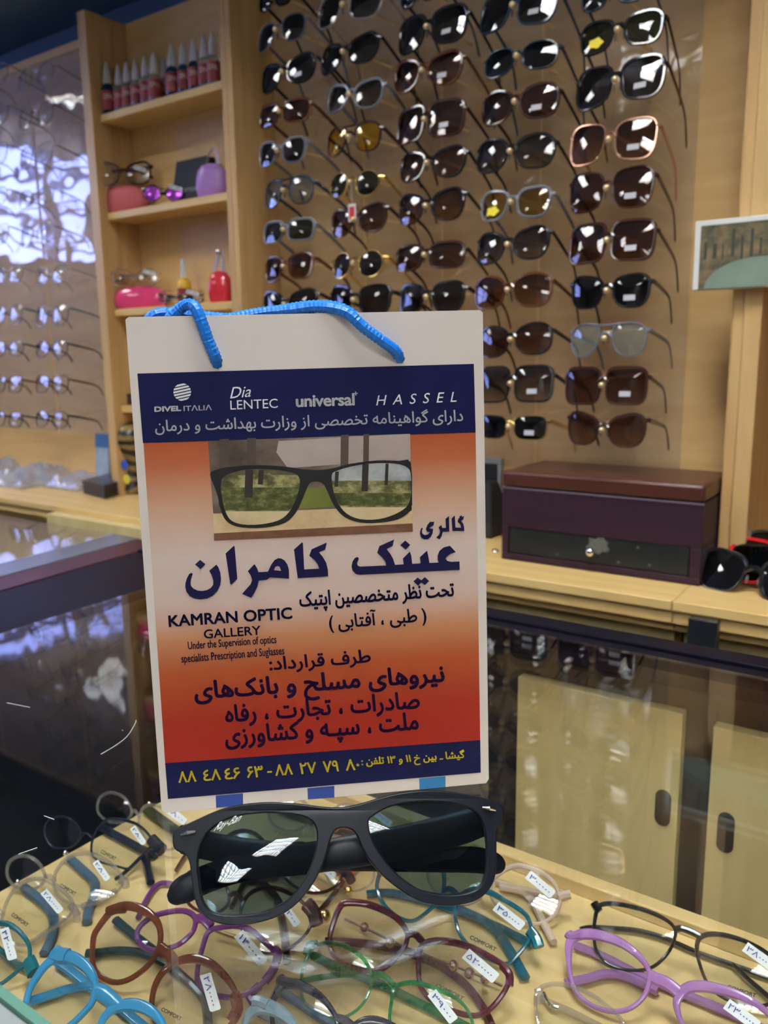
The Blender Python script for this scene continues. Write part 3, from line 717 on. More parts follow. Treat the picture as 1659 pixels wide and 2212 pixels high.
    if comfort:
        (u0, v0), (u1, v1), which = comfort; dd = math.hypot(u1-u0, v1-v0)
        obj('lettering', letter('COMFORT', lambda a_, b_: P(u0+(u1-u0)*a_+(v1-v0)/dd*9*b_, v0+(v1-v0)*a_-(u1-u0)/dd*9*b_, -.0024), bold=(.006, .04)), GREYINK, lo[which], rel=t.location, smooth=False)
    return t
SLATE = acet('slate_blue_temple', (.07, .13, .19)); OLV = acet('olive_temple', (.05, .06, .025)); DGR = acet('dark_green_temple', (.02, .05, .05)); COP = pbr('copper_chain', (.62, .42, .38), .25, metal=.9)
traced('lilac thick framed eyeglasses at the lower right of the display', (1228, 2016), (1420, 2106), 'L', 40,
  [Z7([(580, 600), (576, 700), (590, 800), (625, 875), (690, 930), (770, 962), (855, 968), (930, 940), (985, 885), (1012, 820), (1015, 760), (985, 700), (925, 640), (850, 592), (760, 560), (680, 548), (615, 560)]),
   Z7([(1165, 910), (1172, 985), (1205, 1055), (1265, 1120), (1380, 1190), (1540, 1225), (1670, 1215), (1740, 1130), (1705, 1030), (1625, 950), (1525, 892), (1410, 852), (1300, 832), (1215, 845)])], LIL, 4.5, 10,
  (Z7([(1015, 775), (1060, 795), (1110, 815), (1175, 865)]), 11), [(Z7([(572, 545), (590, 560), (640, 552)]), 9)],
  [(Z7([(610, 610), (760, 670), (980, 780), (1300, 915), (1500, 1000), (1640, 1070)]), 9), (Z7([(560, 815), (680, 790), (780, 765), (900, 785), (1060, 860)]), 9)], ('۲۳۰۰۰۰۰', (1605, 2196), 36, 84, 1), None)
traced('black thin eyeglasses leaning by the maple shelf rail at right', (1284, 1955), (1470, 2008), 'L', 48,
  [Z7([(738, 400), (716, 480), (712, 560), (728, 640), (780, 705), (860, 738), (950, 746), (1030, 728), (1098, 672), (1142, 600), (1155, 530), (1115, 478), (1020, 430), (900, 395), (800, 382)]),
   Z7([(1288, 570), (1272, 630), (1290, 720), (1330, 815), (1400, 885), (1500, 925), (1620, 940), (1720, 900), (1760, 820), (1740, 735), (1660, 655), (1560, 598), (1450, 560), (1350, 548)])], FB, 3, 4.5,
  (Z7([(1152, 522), (1190, 518), (1240, 535), (1290, 560)]), 6), [(Z7([(712, 378), (725, 400), (740, 425)]), 8)],
  [(Z7([(640, 522), (700, 512), (850, 520), (960, 532), (1100, 572), (1280, 650), (1500, 728), (1700, 800)]), 4.5), (Z7([(1470, 715), (1560, 800), (1700, 920)]), 4)], ('۳۸۰۰۰۰', (1640, 2068), 36, 76, 1), ((1570, 2136), (1632, 2156), 1))
traced('beige eyeglasses half hidden behind the right end of the sunglasses', (1228, 1930), (1062, 1905), 'R', 45,
  [Z7([(150, 300), (175, 235), (275, 178), (370, 190), (450, 230), (508, 290), (528, 360), (508, 430), (455, 478), (395, 492), (300, 468), (220, 420), (165, 360)]),
   Z7([(120, 260), (60, 175), (-60, 130), (-160, 150), (-190, 230), (-130, 330), (0, 385), (95, 345)])], BEI, 4, 5.5,
  (Z7([(105, 290), (130, 275), (160, 290)]), 6), [(Z7([(520, 345), (550, 335), (585, 330)]), 9)],
  [(Z7([(570, 335), (450, 335), (300, 300), (180, 262)]), 7), (Z7([(200, 290), (330, 322), (395, 395), (440, 490), (495, 592)]), 7.5)], ('۳۰۰۰۰۰', (1168, 1913), 40, 70, 0), None)
traced('translucent teal blue eyeglasses under the right lens of the sunglasses', (1158, 2010), (966, 1932), 'R', 40,
  [[(990, 1940), (1022, 1922), (1056, 1927), (1091, 1945), (1119, 1962), (1139, 1980), (1147, 2007), (1141, 2034), (1119, 2062), (1097, 2082), (1060, 2074), (1020, 2050), (992, 2015), (983, 1970)],
   [(817, 1898), (834, 1856), (875, 1841), (918, 1848), (950, 1868), (960, 1902), (951, 1941), (918, 1974), (889, 1990), (856, 1979), (827, 1951), (815, 1922)]], TEA, 4, 6,
  ([(958, 1925), (972, 1920), (988, 1934)], 6), [([(1144, 2010), (1158, 2028), (1164, 2046)], 11)],
  [([(792, 1932), (850, 1930), (960, 1958), (1070, 2000), (1150, 2040)], 9), ([(940, 1945), (1000, 1968), (1062, 2000), (1100, 2050), (1135, 2112)], 10)], ('۳۵۰۰۰۰', (1103, 1983), 38, 74, 0), ((1016, 2030), (1072, 2058), 0))
traced('burgundy eyeglasses with hexagon chain temple, bottom centre of the display', (738, 1955), (898, 2026), 'L', 40,
  [[(749, 1950), (793, 1953), (836, 1970), (863, 1989), (880, 2018), (873, 2047), (850, 2076), (817, 2096), (778, 2094), (740, 2080), (717, 2057), (712, 2028), (722, 1989), (734, 1960)],
   [(914, 2040), (952, 2032), (1005, 2042), (1053, 2064), (1090, 2088), (1099, 2119), (1080, 2156), (1053, 2184), (1024, 2194), (981, 2185), (933, 2161), (909, 2132), (904, 2095), (906, 2062)]], BUR, 5, 7,
  ([(878, 2020), (896, 2018), (916, 2038)], 7), [([(1085, 2085), (1100, 2105), (1100, 2130)], 8)],
  [([(702, 2034), (770, 2036), (860, 2050), (910, 2068), (960, 2092), (1010, 2132), (1045, 2180), (1062, 2215)], 8), ([(745, 1985), (800, 2010), (880, 2048), (980, 2086), (1060, 2118), (1085, 2130)], 2.5, COP)],
  ('۵۲۰۰۰۰۰', (1042, 2090), 40, 86, 1), ((943, 2134), (1002, 2164), 1), [(787, 2003, 9, COP), (843, 2036, 10, COP), (980, 2086, 10, COP), (1014, 2102, 10, COP), (1047, 2115, 9, COP)])
traced('green to clear translucent eyeglasses below the burgundy pair', (664, 2040), (830, 2112), 'L', 38,
  [[(671, 2055), (683, 2042), (714, 2037), (744, 2043), (771, 2059), (789, 2077), (800, 2098), (803, 2122), (792, 2155), (773, 2180), (744, 2197), (714, 2199), (683, 2190), (661, 2171), (651, 2145), (651, 2114), (658, 2081)],
   [(856, 2131), (899, 2123), (952, 2140), (995, 2164), (1015, 2192), (1020, 2225), (995, 2255), (933, 2269), (872, 2255), (843, 2211), (846, 2163)]], GRN, 3, 4.5,
  ([(801, 2106), (825, 2106), (852, 2130)], 6), [([(662, 2062), (668, 2042), (684, 2040)], 8)],
  [([(675, 2064), (750, 2098), (830, 2130), (900, 2165), (960, 2194), (1020, 2225)], 8.5), ([(622, 2126), (700, 2110), (760, 2106), (830, 2125)], 5)], ('۳۹۰۰۰', (960, 2178), 52, 78, 1), None)
traced('dark navy eyeglasses with a pale temple end at the bottom edge', (600, 2114), (742, 2200), 'L', 40,
  [[(588, 2175), (597, 2148), (611, 2128), (632, 2124), (655, 2131), (684, 2147), (705, 2166), (722, 2190), (729, 2212), (724, 2250), (690, 2278), (635, 2278), (595, 2240)],
   [(760, 2225), (800, 2205), (850, 2220), (890, 2250), (895, 2300), (850, 2330), (790, 2320), (760, 2280)]], NAV, 4.5, 9,
  ([(726, 2200), (745, 2205), (765, 2222)], 8), [([(604, 2114), (615, 2122), (640, 2126)], 10)],
  [([(608, 2140), (680, 2190), (760, 2240)], 9, SLATE), ([(572, 2180), (590, 2150), (602, 2125)], 5, FW)])
traced('grey blue eyeglasses cut by the bottom edge', (545, 2160), (655, 2225), 'L', 40,
  [[(527, 2225), (540, 2190), (566, 2174), (600, 2184), (632, 2210), (645, 2245), (625, 2285), (575, 2292), (535, 2262)], [(680, 2245), (720, 2235), (770, 2260), (790, 2300), (750, 2330), (700, 2310)]], GBL, 6, 13,
  ([(645, 2232), (665, 2232), (685, 2245)], 8), [([(548, 2164), (560, 2164), (580, 2172)], 11)], [([(560, 2185), (640, 2225), (700, 2250)], 9)])
traced('amber brown round eyeglasses with dark green temples', (225, 1962), (362, 2050), 'L', 38,
  [Z6([(600, 960), (592, 1080), (602, 1160), (650, 1218), (720, 1248), (800, 1242), (880, 1200), (950, 1140), (1000, 1070), (1028, 980), (1018, 890), (970, 822), (890, 775), (800, 760), (730, 778), (680, 832), (630, 900)]),
   Z6([(972, 1380), (990, 1280), (1030, 1202), (1090, 1142), (1160, 1108), (1240, 1098), (1330, 1122), (1410, 1180), (1478, 1260), (1518, 1350), (1518, 1440), (1470, 1530), (1380, 1590), (1200, 1620), (1050, 1560), (985, 1480)])], BRN, 5, 8.5,
  (Z6([(1020, 1030), (1060, 1060), (1100, 1100), (1115, 1130)]), 11), [(Z6([(690, 800), (740, 780), (800, 775)]), 10), (Z6([(1500, 1330), (1520, 1420), (1480, 1500)]), 12)],
  [(Z6([(740, 850), (860, 950), (1000, 1060), (1120, 1170), (1250, 1290), (1315, 1380), (1330, 1520)]), 8.5, DGR), (Z6([(550, 1065), (640, 1060), (760, 1048), (900, 1060), (1000, 1100), (1080, 1140)]), 8, DGR)],
  ('۲۸۰۰۰۰', Z6([(1365, 1325)])[0], 74, 82, 1), ((352, 2186), (394, 2208), 1))
traced('purple eyeglasses under the left lens of the sunglasses', (300, 1965), (437, 1986), 'L', 36,
  [[(300, 2005), (330, 1980), (370, 1969), (400, 1968), (419, 1979), (422, 1996), (414, 2016), (390, 2038), (365, 2048), (340, 2054), (315, 2048), (298, 2030)],
   [(458, 2008), (474, 2004), (508, 2000), (540, 2008), (571, 2034), (597, 2064), (588, 2100), (557, 2132), (513, 2154), (475, 2152), (445, 2142), (427, 2118), (428, 2085), (438, 2045), (447, 2018)]], PUR, 5, 5.5,
  ([(418, 1988), (438, 1984), (456, 2002)], 9), [([(592, 2050), (600, 2064), (590, 2095), (572, 2120)], 9)],
  [([(298, 1982), (318, 1940), (340, 1912), (362, 1908), (390, 1918)], 5), ([(560, 2130), (540, 2150), (548, 2166)], 8), ([(466, 2010), (500, 2022), (530, 2032)], 4, GOLD)], ('۱۴۰۰۰۰', (545, 2052), 50, 84, 1), None)
traced('sky blue eyeglasses at the lower left of the display', (108, 2056), (222, 2146), 'L', 36,
  [Z6([(165, 1400), (188, 1300), (240, 1210), (300, 1135), (370, 1090), (450, 1090), (530, 1132), (588, 1200), (612, 1290), (588, 1380), (540, 1440), (480, 1500), (400, 1560), (300, 1590), (205, 1545), (165, 1470)]),
   Z6([(642, 1560), (660, 1485), (720, 1425), (800, 1395), (880, 1398), (960, 1432), (1030, 1500), (1058, 1580), (1040, 1680), (950, 1750), (800, 1760), (690, 1690), (648, 1620)])], BLU, 6, 11,
  (Z6([(605, 1300), (660, 1320), (720, 1370), (760, 1410)]), 13), [(Z6([(345, 1060), (370, 1075), (430, 1085)]), 14)],
  [(Z6([(370, 1120), (480, 1200), (580, 1280), (720, 1370), (850, 1480), (1000, 1600)]), 9.5), (Z6([(195, 1372), (330, 1330), (450, 1292), (600, 1270)]), 9)], None, None)
traced('dark teal eyeglasses cut by the left edge', (66, 2075), (-62, 1995), 'R', 38,
  [Z6([(0, 872), (60, 882), (130, 932), (180, 1000), (192, 1070), (170, 1122), (120, 1172), (60, 1222), (0, 1262), (-60, 1252), (-105, 1150), (-90, 980), (-50, 900)]), Z6([(-230, 900), (-300, 780), (-400, 760), (-480, 820), (-470, 950), (-380, 1030), (-270, 1000)])], DTE, 3.5, 5,
  (Z6([(-105, 1000), (-160, 920), (-225, 900)]), 5), [(Z6([(180, 1110), (200, 1150), (215, 1190)]), 13)], [(Z6([(215, 1180), (100, 1130), (0, 1050), (-100, 950)]), 6)], ('۴۲۰۰۰۰', Z6([(73, 1015)])[0], 74, 70, 0), None)
traced('crystal clear eyeglasses with a price sticker at the left edge', (166, 1962), (20, 1900), 'R', 40,
  [Z6([(12, 860), (32, 765), (72, 685), (130, 625), (200, 592), (280, 592), (360, 632), (430, 690), (468, 750), (448, 820), (390, 870), (320, 920), (250, 970), (180, 1010), (90, 1000), (30, 940)]), Z6([(-60, 760), (-120, 660), (-220, 620), (-300, 680), (-300, 780), (-220, 860), (-110, 850)])], CLEARPL, 3, 4,
  (Z6([(20, 820), (-20, 780), (-60, 760)]), 4), [(Z6([(455, 760), (490, 810), (495, 860)]), 7)],
  [(Z6([(150, 640), (250, 715), (330, 800), (345, 900), (320, 985), (280, 1065)]), 9, SLATE), (Z6([(200, 1000), (340, 905), (500, 800)]), 6)], ('۲۸۰۰۰۰', Z6([(352, 742)])[0], 50, 58, 0), ((28, 1980), (62, 2005), 0), [(38, 1905, 5, CHROME)])
traced('crystal eyeglasses with grey blue temples between two similar pairs', (270, 1895), (132, 1850), 'R', 40,
  [Z6([(347, 640), (352, 562), (392, 492), (450, 445), (520, 428), (600, 434), (680, 472), (750, 530), (785, 590), (768, 650), (700, 700), (620, 738), (540, 765), (450, 745), (380, 705)]), Z6([(290, 580), (240, 480), (150, 440), (60, 480), (50, 580), (120, 650), (230, 650)])], CLEARPL, 3, 4,
  (Z6([(350, 600), (320, 570), (290, 575)]), 4), [(Z6([(775, 590), (800, 610), (805, 640)]), 8)],
  [(Z6([(450, 460), (540, 540), (605, 610), (598, 700), (565, 790), (555, 865)]), 9, SLATE), (Z6([(520, 768), (640, 722), (745, 665)]), 6)], ('۲۸۰۰', Z6([(665, 545)])[0], 55, 48, 0), ((132, 1918), (165, 1938), 0), [(141, 1842, 5, CHROME)])
traced('thin black metal eyeglasses near the lower left corner of the bag', (350, 1832), (205, 1772), 'R', 42,
  [Z6([(585, 410), (592, 340), (630, 262), (690, 208), (780, 210), (870, 236), (930, 282), (966, 332), (955, 390), (900, 450), (825, 520), (740, 505), (650, 482), (600, 450)]), Z6([(520, 300), (470, 220), (380, 190), (300, 230), (290, 320), (350, 390), (460, 380)])], NAV, 2.2, 3,
  (Z6([(590, 330), (555, 300), (522, 300)]), 3), [(Z6([(965, 335), (1000, 370), (1040, 410)]), 12)],
  [(Z6([(640, 255), (780, 330), (900, 395), (1000, 440)]), 9), (Z6([(925, 440), (948, 530), (965, 612)]), 8), (Z6([(900, 450), (820, 530), (740, 590)]), 3.5)], ('۲۸۰۰', Z6([(900, 320)])[0], 55, 44, 0), ((220, 1845), (252, 1862), 0))
traced('clear eyeglasses with olive temple just under the bag corner', (415, 1812), (290, 1745), 'R', 42,
  [[(300, 1785), (304, 1755), (318, 1740), (345, 1742), (378, 1760), (402, 1785), (405, 1812), (385, 1830), (352, 1836), (320, 1818)], [(285, 1755), (270, 1725), (240, 1712), (215, 1725), (212, 1755), (235, 1775), (268, 1775)]], CLEARPL, 2.6, 3.5,
  ([(300, 1765), (292, 1752), (284, 1755)], 3.5), [([(400, 1800), (415, 1815), (425, 1822)], 7)], [([(318, 1748), (350, 1772), (395, 1805), (430, 1835)], 12, OLV), ([(380, 1880), (395, 1855), (415, 1825)], 3.5, FBR)], ('۲۸۰۰', (384, 1763), 38, 56, 0), None, [(322, 1735, 4, CHROME)])
traced('dark brown eyeglasses with gold ball hinges in the middle of the display', (684, 1985), (515, 1925), 'R', 40,
  [[(528, 1945), (548, 1925), (582, 1917), (620, 1927), (655, 1950), (674, 1980), (666, 2010), (646, 2033), (615, 2054), (578, 2060), (545, 2045), (524, 2010), (519, 1975)], [(495, 1935), (480, 1900), (450, 1880), (410, 1885), (395, 1915), (410, 1955), (455, 1975), (488, 1960)]], FBR, 3, 4.5,
  ([(524, 1945), (510, 1930), (494, 1935)], 5), [([(662, 1952), (678, 1972), (684, 1998)], 14)],
  [([(750, 1890), (716, 1938), (684, 1975)], 5, FB), ([(600, 1950), (612, 2000), (620, 2078)], 8), ([(540, 1880), (590, 1930), (610, 1960)], 7, FB)], ('۳۲۰۰', (630, 1978), 55, 58, 0), ((635, 1935), (662, 1948), 0), [(701, 1979, 13, GOLD), (753, 1924, 9, GOLD), (746, 1893, 9, GOLD)])
traced('black eyeglasses with a dark metal hinge behind the left lens of the sunglasses', (742, 1890), (590, 1830), 'R', 40,
  [[(604, 1860), (615, 1835), (645, 1822), (685, 1832), (720, 1855), (738, 1885), (728, 1912), (695, 1928), (655, 1925), (620, 1900)], [(575, 1835), (560, 1808), (530, 1795), (495, 1805), (485, 1835), (505, 1865), (545, 1872)]], FB, 3.4, 4.5,
  ([(606, 1848), (590, 1832), (574, 1836)], 5), [([(735, 1875), (750, 1888), (760, 1905)], 9)], [([(520, 1905), (600, 1890), (690, 1870), (745, 1885)], 7), ([(500, 1960), (530, 1900), (560, 1850)], 5)], ('۳۰۰', (706, 1880), 40, 54, 0), None, [(545, 1905, 8, FMET)])
traced('clear rimmed eyeglasses behind the top of the sunglasses', (830, 1800), (690, 1748), 'R', 42,
  [[(712, 1780), (720, 1750), (750, 1738), (790, 1748), (820, 1775), (825, 1808), (800, 1830), (760, 1830), (725, 1812)], [(675, 1765), (660, 1735), (630, 1722), (595, 1728), (580, 1755), (595, 1785), (640, 1795)]], CLEARPL, 2.8, 3.6,
  ([(712, 1765), (694, 1750), (676, 1758)], 4), [([(822, 1790), (835, 1800), (842, 1815)], 7)], [([(600, 1750), (690, 1780), (790, 1810), (835, 1810)], 5, OLV), ([(640, 1830), (720, 1815), (800, 1800)], 5, BRN)], ('۳۰۰', (828, 1770), 35, 50, 0), None)
traced('crystal eyeglasses with orange temples behind the bridge of the sunglasses', (812, 1880), (690, 1850), 'R', 40,
  [[(700, 1880), (712, 1852), (745, 1842), (785, 1855), (808, 1880), (800, 1910), (765, 1925), (725, 1915)], [(668, 1870), (650, 1850), (622, 1848), (600, 1865), (602, 1895), (630, 1915), (660, 1900)]], CLEARPL, 2.6, 3.4,
  ([(702, 1866), (686, 1856), (668, 1864)], 4), [([(806, 1870), (818, 1880), (822, 1892)], 6)], [([(752, 1892), (790, 1858), (830, 1830), (860, 1812)], 5, acet('orange_acetate', (.60, .10, .03))), ([(700, 1800), (740, 1790), (800, 1800)], 4, acet('orange_acetate', (.60, .10, .03)))])
traced('colourless eyeglasses at the bottom edge left of the lilac pair', (1168, 2128), (1345, 2235), 'L', 40,
  [Z7([(396, 940), (400, 872), (440, 832), (510, 820), (600, 835), (700, 880), (790, 940), (850, 1000), (880, 1060), (850, 1120), (700, 1150), (520, 1130), (415, 1040)]), Z7([(930, 1130), (1000, 1100), (1120, 1140), (1200, 1230), (1180, 1320), (1050, 1350), (940, 1280), (915, 1190)])], CLEARPL, 3.4, 4.5,
  (Z7([(875, 1070), (905, 1080), (935, 1120)]), 5), [(Z7([(410, 850), (415, 880), (412, 920)]), 9)], [(Z7([(420, 900), (560, 960), (760, 1060), (900, 1130)]), 6), (Z7([(440, 870), (470, 930), (520, 950)]), 4, CHROME)])
# red slipcase dim in the depth of the counter
rc = onz(100, 1650, ZS-.20)
single('red_pouch', G().loft([[(rc.x+a*.10*math.cos(.7)-b*.03*math.sin(.7), rc.y+a*.10*math.sin(.7)*-1-b*.03*math.cos(.7), z) for a, b in ((-1, -.6), (-.8, -1), (.8, -1), (1, -.6), (1, .6), (.8, 1), (-.8, 1), (-1, .6))] for z in (ZS-.288, ZS-.262)]),
       pbr('red_cloth', (.30, .02, .02), .6), 'dim red pouch lying deep in the dark left part of the counter', 'pouch', rc, bevel=.003)

# ------------------------------------------------------------------ paper bag
BL = onz(350, 1755, ZG); BR = onz(1055, 1690, ZG)
wv = (BR-BL).normalized(); BN = Vector((wv.y, -wv.x, 0))
lean = math.radians(2.0); upb = Vector((0, 0, 1))*math.cos(lean)-BN*math.sin(lean); BNn = wv.cross(upb)
if BNn.dot(BN) < 0: BNn = -BNn
def bp(u, v, off=0.0): return onp(u, v, BL, BNn)+BNn*off
bag = thing('gift_bag', 'white paper gift bag with orange printed advert and blue cord handles', 'bag', BL.copy())
CARD = pbr('white_card', (.66, .59, .54), .42, var=.03, vscale=8, spec=.5)
cor = [(272, 690), (278, 685), (1036, 670), (1042, 675), (1055, 1683), (1050, 1691), (356, 1755), (350, 1749)]
fr_ = [bp(u, v) for u, v in cor]; DB = .062
back = [p-BNn*DB for p in fr_]
g = G(); g.add(fr_, [list(range(8))[::-1]]); g.add(back, [list(range(8))])
# gussets with a fold, and the base
for (i, j, s) in ((0, 7, 1), (3, 4, -1)):
    a, b = fr_[i], fr_[j]; a2, b2 = back[i], back[j]; m1 = (a+a2)/2+wv*.012*s; m2 = (b+b2)/2
    g.add([a, b, m2, m1], [(0, 1, 2, 3)]); g.add([m1, m2, b2, a2], [(0, 1, 2, 3)])
g.add([fr_[6], fr_[5], back[5], back[6]], [(0, 1, 2, 3)])
bo = obj('bag_body', g, CARD, bag, smooth=False)
sm = bo.modifiers.new('card', 'SOLIDIFY'); sm.thickness = .0005; sm.offset = 0
obj('folded_hem', G().add([bp(u, v, -.0012) for u, v in ((274, 690), (1040, 675), (1042, 790), (282, 806))], [(3, 2, 1, 0)]), CARD, bag, smooth=False)
def bquad(name, pts, m, off, parent=bag, n=1):
    return obj(name, G().add([bp(u, v, off) for u, v in pts], [tuple(range(len(pts)))[::-1]]), m, parent, rel=bag.location, smooth=False)
NAVY = pbr('navy_print', (.006, .008, .052), .5, spec=.15)
# orange gradient: a printed colour blend that follows the card's own height
def grad_print():
    m, t, b = nt('orange_gradient_print')
    tc = t.nodes.new('ShaderNodeTexCoord'); sp = t.nodes.new('ShaderNodeSeparateXYZ'); t.links.new(tc.outputs['Object'], sp.inputs[0])
    z0 = bp(700, 1640).z-BL.z; z1 = bp(700, 945).z-BL.z
    mr = t.nodes.new('ShaderNodeMapRange'); mr.inputs[1].default_value = z0; mr.inputs[2].default_value = z1
    t.links.new(sp.outputs[2], mr.inputs[0])
    cr = t.nodes.new('ShaderNodeValToRGB'); el = cr.color_ramp.elements
    el[0].position = 0; el[0].color = (.32, .018, .010, 1); el[1].position = 1; el[1].color = (.36, .075, .026, 1)
    for pos, c in ((.16, (.33, .026, .012)), (.31, (.37, .075, .022)), (.41, (.45, .19, .09)), (.52, (.57, .42, .36)), (.66, (.59, .47, .42)), (.80, (.50, .30, .20)), (.93, (.39, .11, .045))):
        e = el.new(pos); e.color = (*c, 1)
    t.links.new(mr.outputs[0], cr.inputs[0]); t.links.new(cr.outputs[0], b.inputs['Base Color']); b.inputs['Roughness'].default_value = .5; b.inputs['Specular IOR Level'].default_value = .2
    return m
bquad('gradient_panel', [(310, 955), (1027, 933), (1037, 1602), (357, 1650)], grad_print(), .0004)
bquad('header_band', [(297, 807), (1023, 786), (1027, 934), (309, 957)], NAVY, .0005)
bquad('footer_band', [(357, 1648), (1037, 1598), (1038, 1668), (363, 1725)], NAVY, .0005)
BST = pbr('blue_stripe_print', (.012, .045, .26), .5); BST2 = pbr('light_blue_stripe_print', (.012, .16, .38), .5)
bquad('stripe', [(466, 1718), (525, 1713), (525, 1739), (467, 1744)], BST, .0004)
bquad('stripe', [(664, 1702), (722, 1697), (722, 1722), (665, 1726)], BST, .0004)
bquad('stripe', [(905, 1681), (962, 1676), (962, 1700), (906, 1704)], BST2, .0004)
WHP = pbr('white_print', (.72, .72, .74), .45); NVP = pbr('deep_navy_print', (.007, .006, .045), .5, spec=.2); NVR = pbr('plum_print', (.026, .005, .050), .5, spec=.2); YEP = pbr('yellow_print', (.80, .62, .03), .45)
def btext(s, bl, br, h, m, fat=.006, shear=0, space=1.0, fa=False, ten=None):
    """lettering whose box runs from bl to br (bottom corners) with height h in picture units"""
    s2 = shape(s) if fa else s
    dx, dy = br[0]-bl[0], br[1]-bl[1]; L_ = math.hypot(dx, dy)
    def fn(a, b):
        u = bl[0]+dx*a+(dy/L_)*h*b; v = bl[1]+dy*a-(dx/L_)*h*b
        return bp(u, v, .0009)
    px_ = fat*44 if h > 60 else fat*52
    g = letter(s2, fn, 0, shear*h/L_, space, (px_/L_, px_/h) if px_ > .1 else (0, 0))
    return obj('lettering', g, m, bag, rel=bag.location, smooth=False)
# header
cxs, cys, rs = 394, 847, 19
for k in range(6):
    y0 = -rs+k*rs/3+1.2; y1 = y0+rs/3-2.2; poly = []
    for yy in (y0, (y0+y1)/2, y1): poly.append((-math.sqrt(max(0, rs*rs-yy*yy)), yy))
    for yy in (y1, (y0+y1)/2, y0): poly.append((math.sqrt(max(0, rs*rs-yy*yy)), yy))
    ca, sa = math.cos(-.22), math.sin(-.22)
    obj('emblem_stripe', G().add([bp(cxs+x*ca-y*sa, cys+x*sa+y*ca, .0009) for x, y in poly], [tuple(range(6))]), WHP, bag, rel=bag.location, smooth=False)
btext('DIVEL', (334, 890), (392, 888), 12, WHP, .018); btext('ITΛLIΛ', (397, 888), (458, 886), 12, WHP)
btext('Dia', (497, 861), (541, 857), 24, WHP, 0, .35); btext('LENTEC', (498, 885), (600, 881), 20, WHP, .0)
btext('universal', (639, 880), (766, 876), 27, WHP, .02, 0, .95); btext('+', (764, 855), (773, 854), 9, WHP)
btext('HASSEL', (812, 876), (985, 868), 22, WHP, .0, .25, 1.9)
btext('دارای گواهینامه تخصصی از وزارت بهداشت و درمان', (336, 940), (1000, 917), 36, WHP, .008, fa=True)
# body
def filled2d(outer, holes, depth, bev, mp, name, mat, parent, rel):
    """flat filled shape with holes, extruded and bevelled, then placed by mp(x, y, d)"""
    c = bpy.data.curves.new(name, 'CURVE'); c.dimensions = '2D'; c.fill_mode = 'BOTH'; c.extrude = depth; c.bevel_depth = bev; c.bevel_resolution = 2; c.resolution_u = 1
    for pl in [outer]+holes:
        s = c.splines.new('POLY'); s.points.add(len(pl)-1); s.use_cyclic_u = True
        for i, (x, y) in enumerate(pl): s.points[i].co = (x, y, 0, 1)
    o = bpy.data.objects.new(name, c); col.objects.link(o); bpy.context.view_layer.update()
    me = bpy.data.meshes.new_from_object(o.evaluated_get(bpy.context.evaluated_depsgraph_get()))
    g = G().add([mp(v.co.x, v.co.y, v.co.z) for v in me.vertices], [list(p.vertices) for p in me.polygons])
    bpy.data.objects.remove(o); bpy.data.curves.remove(c); bpy.data.meshes.remove(me)
    return obj(name, g, mat, parent, rel=rel)
def traced_word(o, k, polys):
    filled2d(polys[0], polys[1:], 0, 0, lambda x, y, d: bp(o[0]+x*k, o[1]+y*k, .0009), 'lettering', NVP, bag, bag.location)
traced_word((390, 1150), .19892, [
  [(390, 346), (312, 412), (340, 465), (357, 520), (355, 565), (330, 598), (290, 622), (240, 631), (190, 628), (145, 608), (118, 582), (108, 550), (112, 510), (133, 450), (130, 440), (112, 437), (95, 448), (70, 495), (55, 545), (52, 590), (65, 640), (100, 685), (150, 712), (215, 722), (290, 712), (350, 682), (400, 630), (432, 565), (440, 505), (432, 430), (412, 375)],
  [(213, 294), (158, 345), (218, 394), (272, 342)],
  [(578, 142), (588, 150), (617, 500), (552, 562), (540, 555), (490, 225)],
  [(803, 341), (730, 417), (762, 462), (777, 515), (760, 560), (668, 663), (765, 706), (800, 655), (832, 590), (850, 518), (935, 511), (972, 484), (1178, 497), (1176, 400), (1160, 345), (1130, 302), (1095, 280), (1060, 276), (1022, 295), (985, 345), (948, 423), (845, 428), (832, 385)],
  [(1050, 360), (1075, 368), (1092, 415), (1012, 406), (1028, 372)],
  [(1318, 104), (1328, 112), (1342, 398), (1505, 390), (1490, 345), (1455, 297), (1396, 250), (1422, 180), (1587, 107), (1568, 185), (1502, 212), (1545, 265), (1580, 325), (1598, 400), (1602, 473), (1272, 492), (1230, 183)]])
traced_word((740, 1110), .16878, [
  [(205, 560), (198, 590), (182, 625), (190, 655), (222, 671), (556, 655), (545, 610), (510, 560), (440, 493), (468, 408), (658, 324), (636, 408), (560, 446), (610, 510), (645, 575), (668, 648), (778, 641), (768, 567), (857, 478), (875, 530), (888, 636), (996, 629), (986, 550), (1076, 466), (1090, 520), (1108, 624), (1232, 618), (1214, 585), (1212, 530), (1235, 470), (1290, 425), (1368, 404), (1444, 484), (1370, 510), (1325, 545), (1312, 570), (1335, 598), (1390, 611), (1492, 605), (1494, 710), (215, 774), (165, 762), (125, 720), (112, 668), (125, 605), (155, 560), (185, 548)],
  [(798, 337), (735, 398), (802, 454), (862, 393)],
  [(957, 810), (903, 857), (962, 914), (1003, 873), (1050, 907), (1104, 854), (1048, 804), (1003, 845)]])
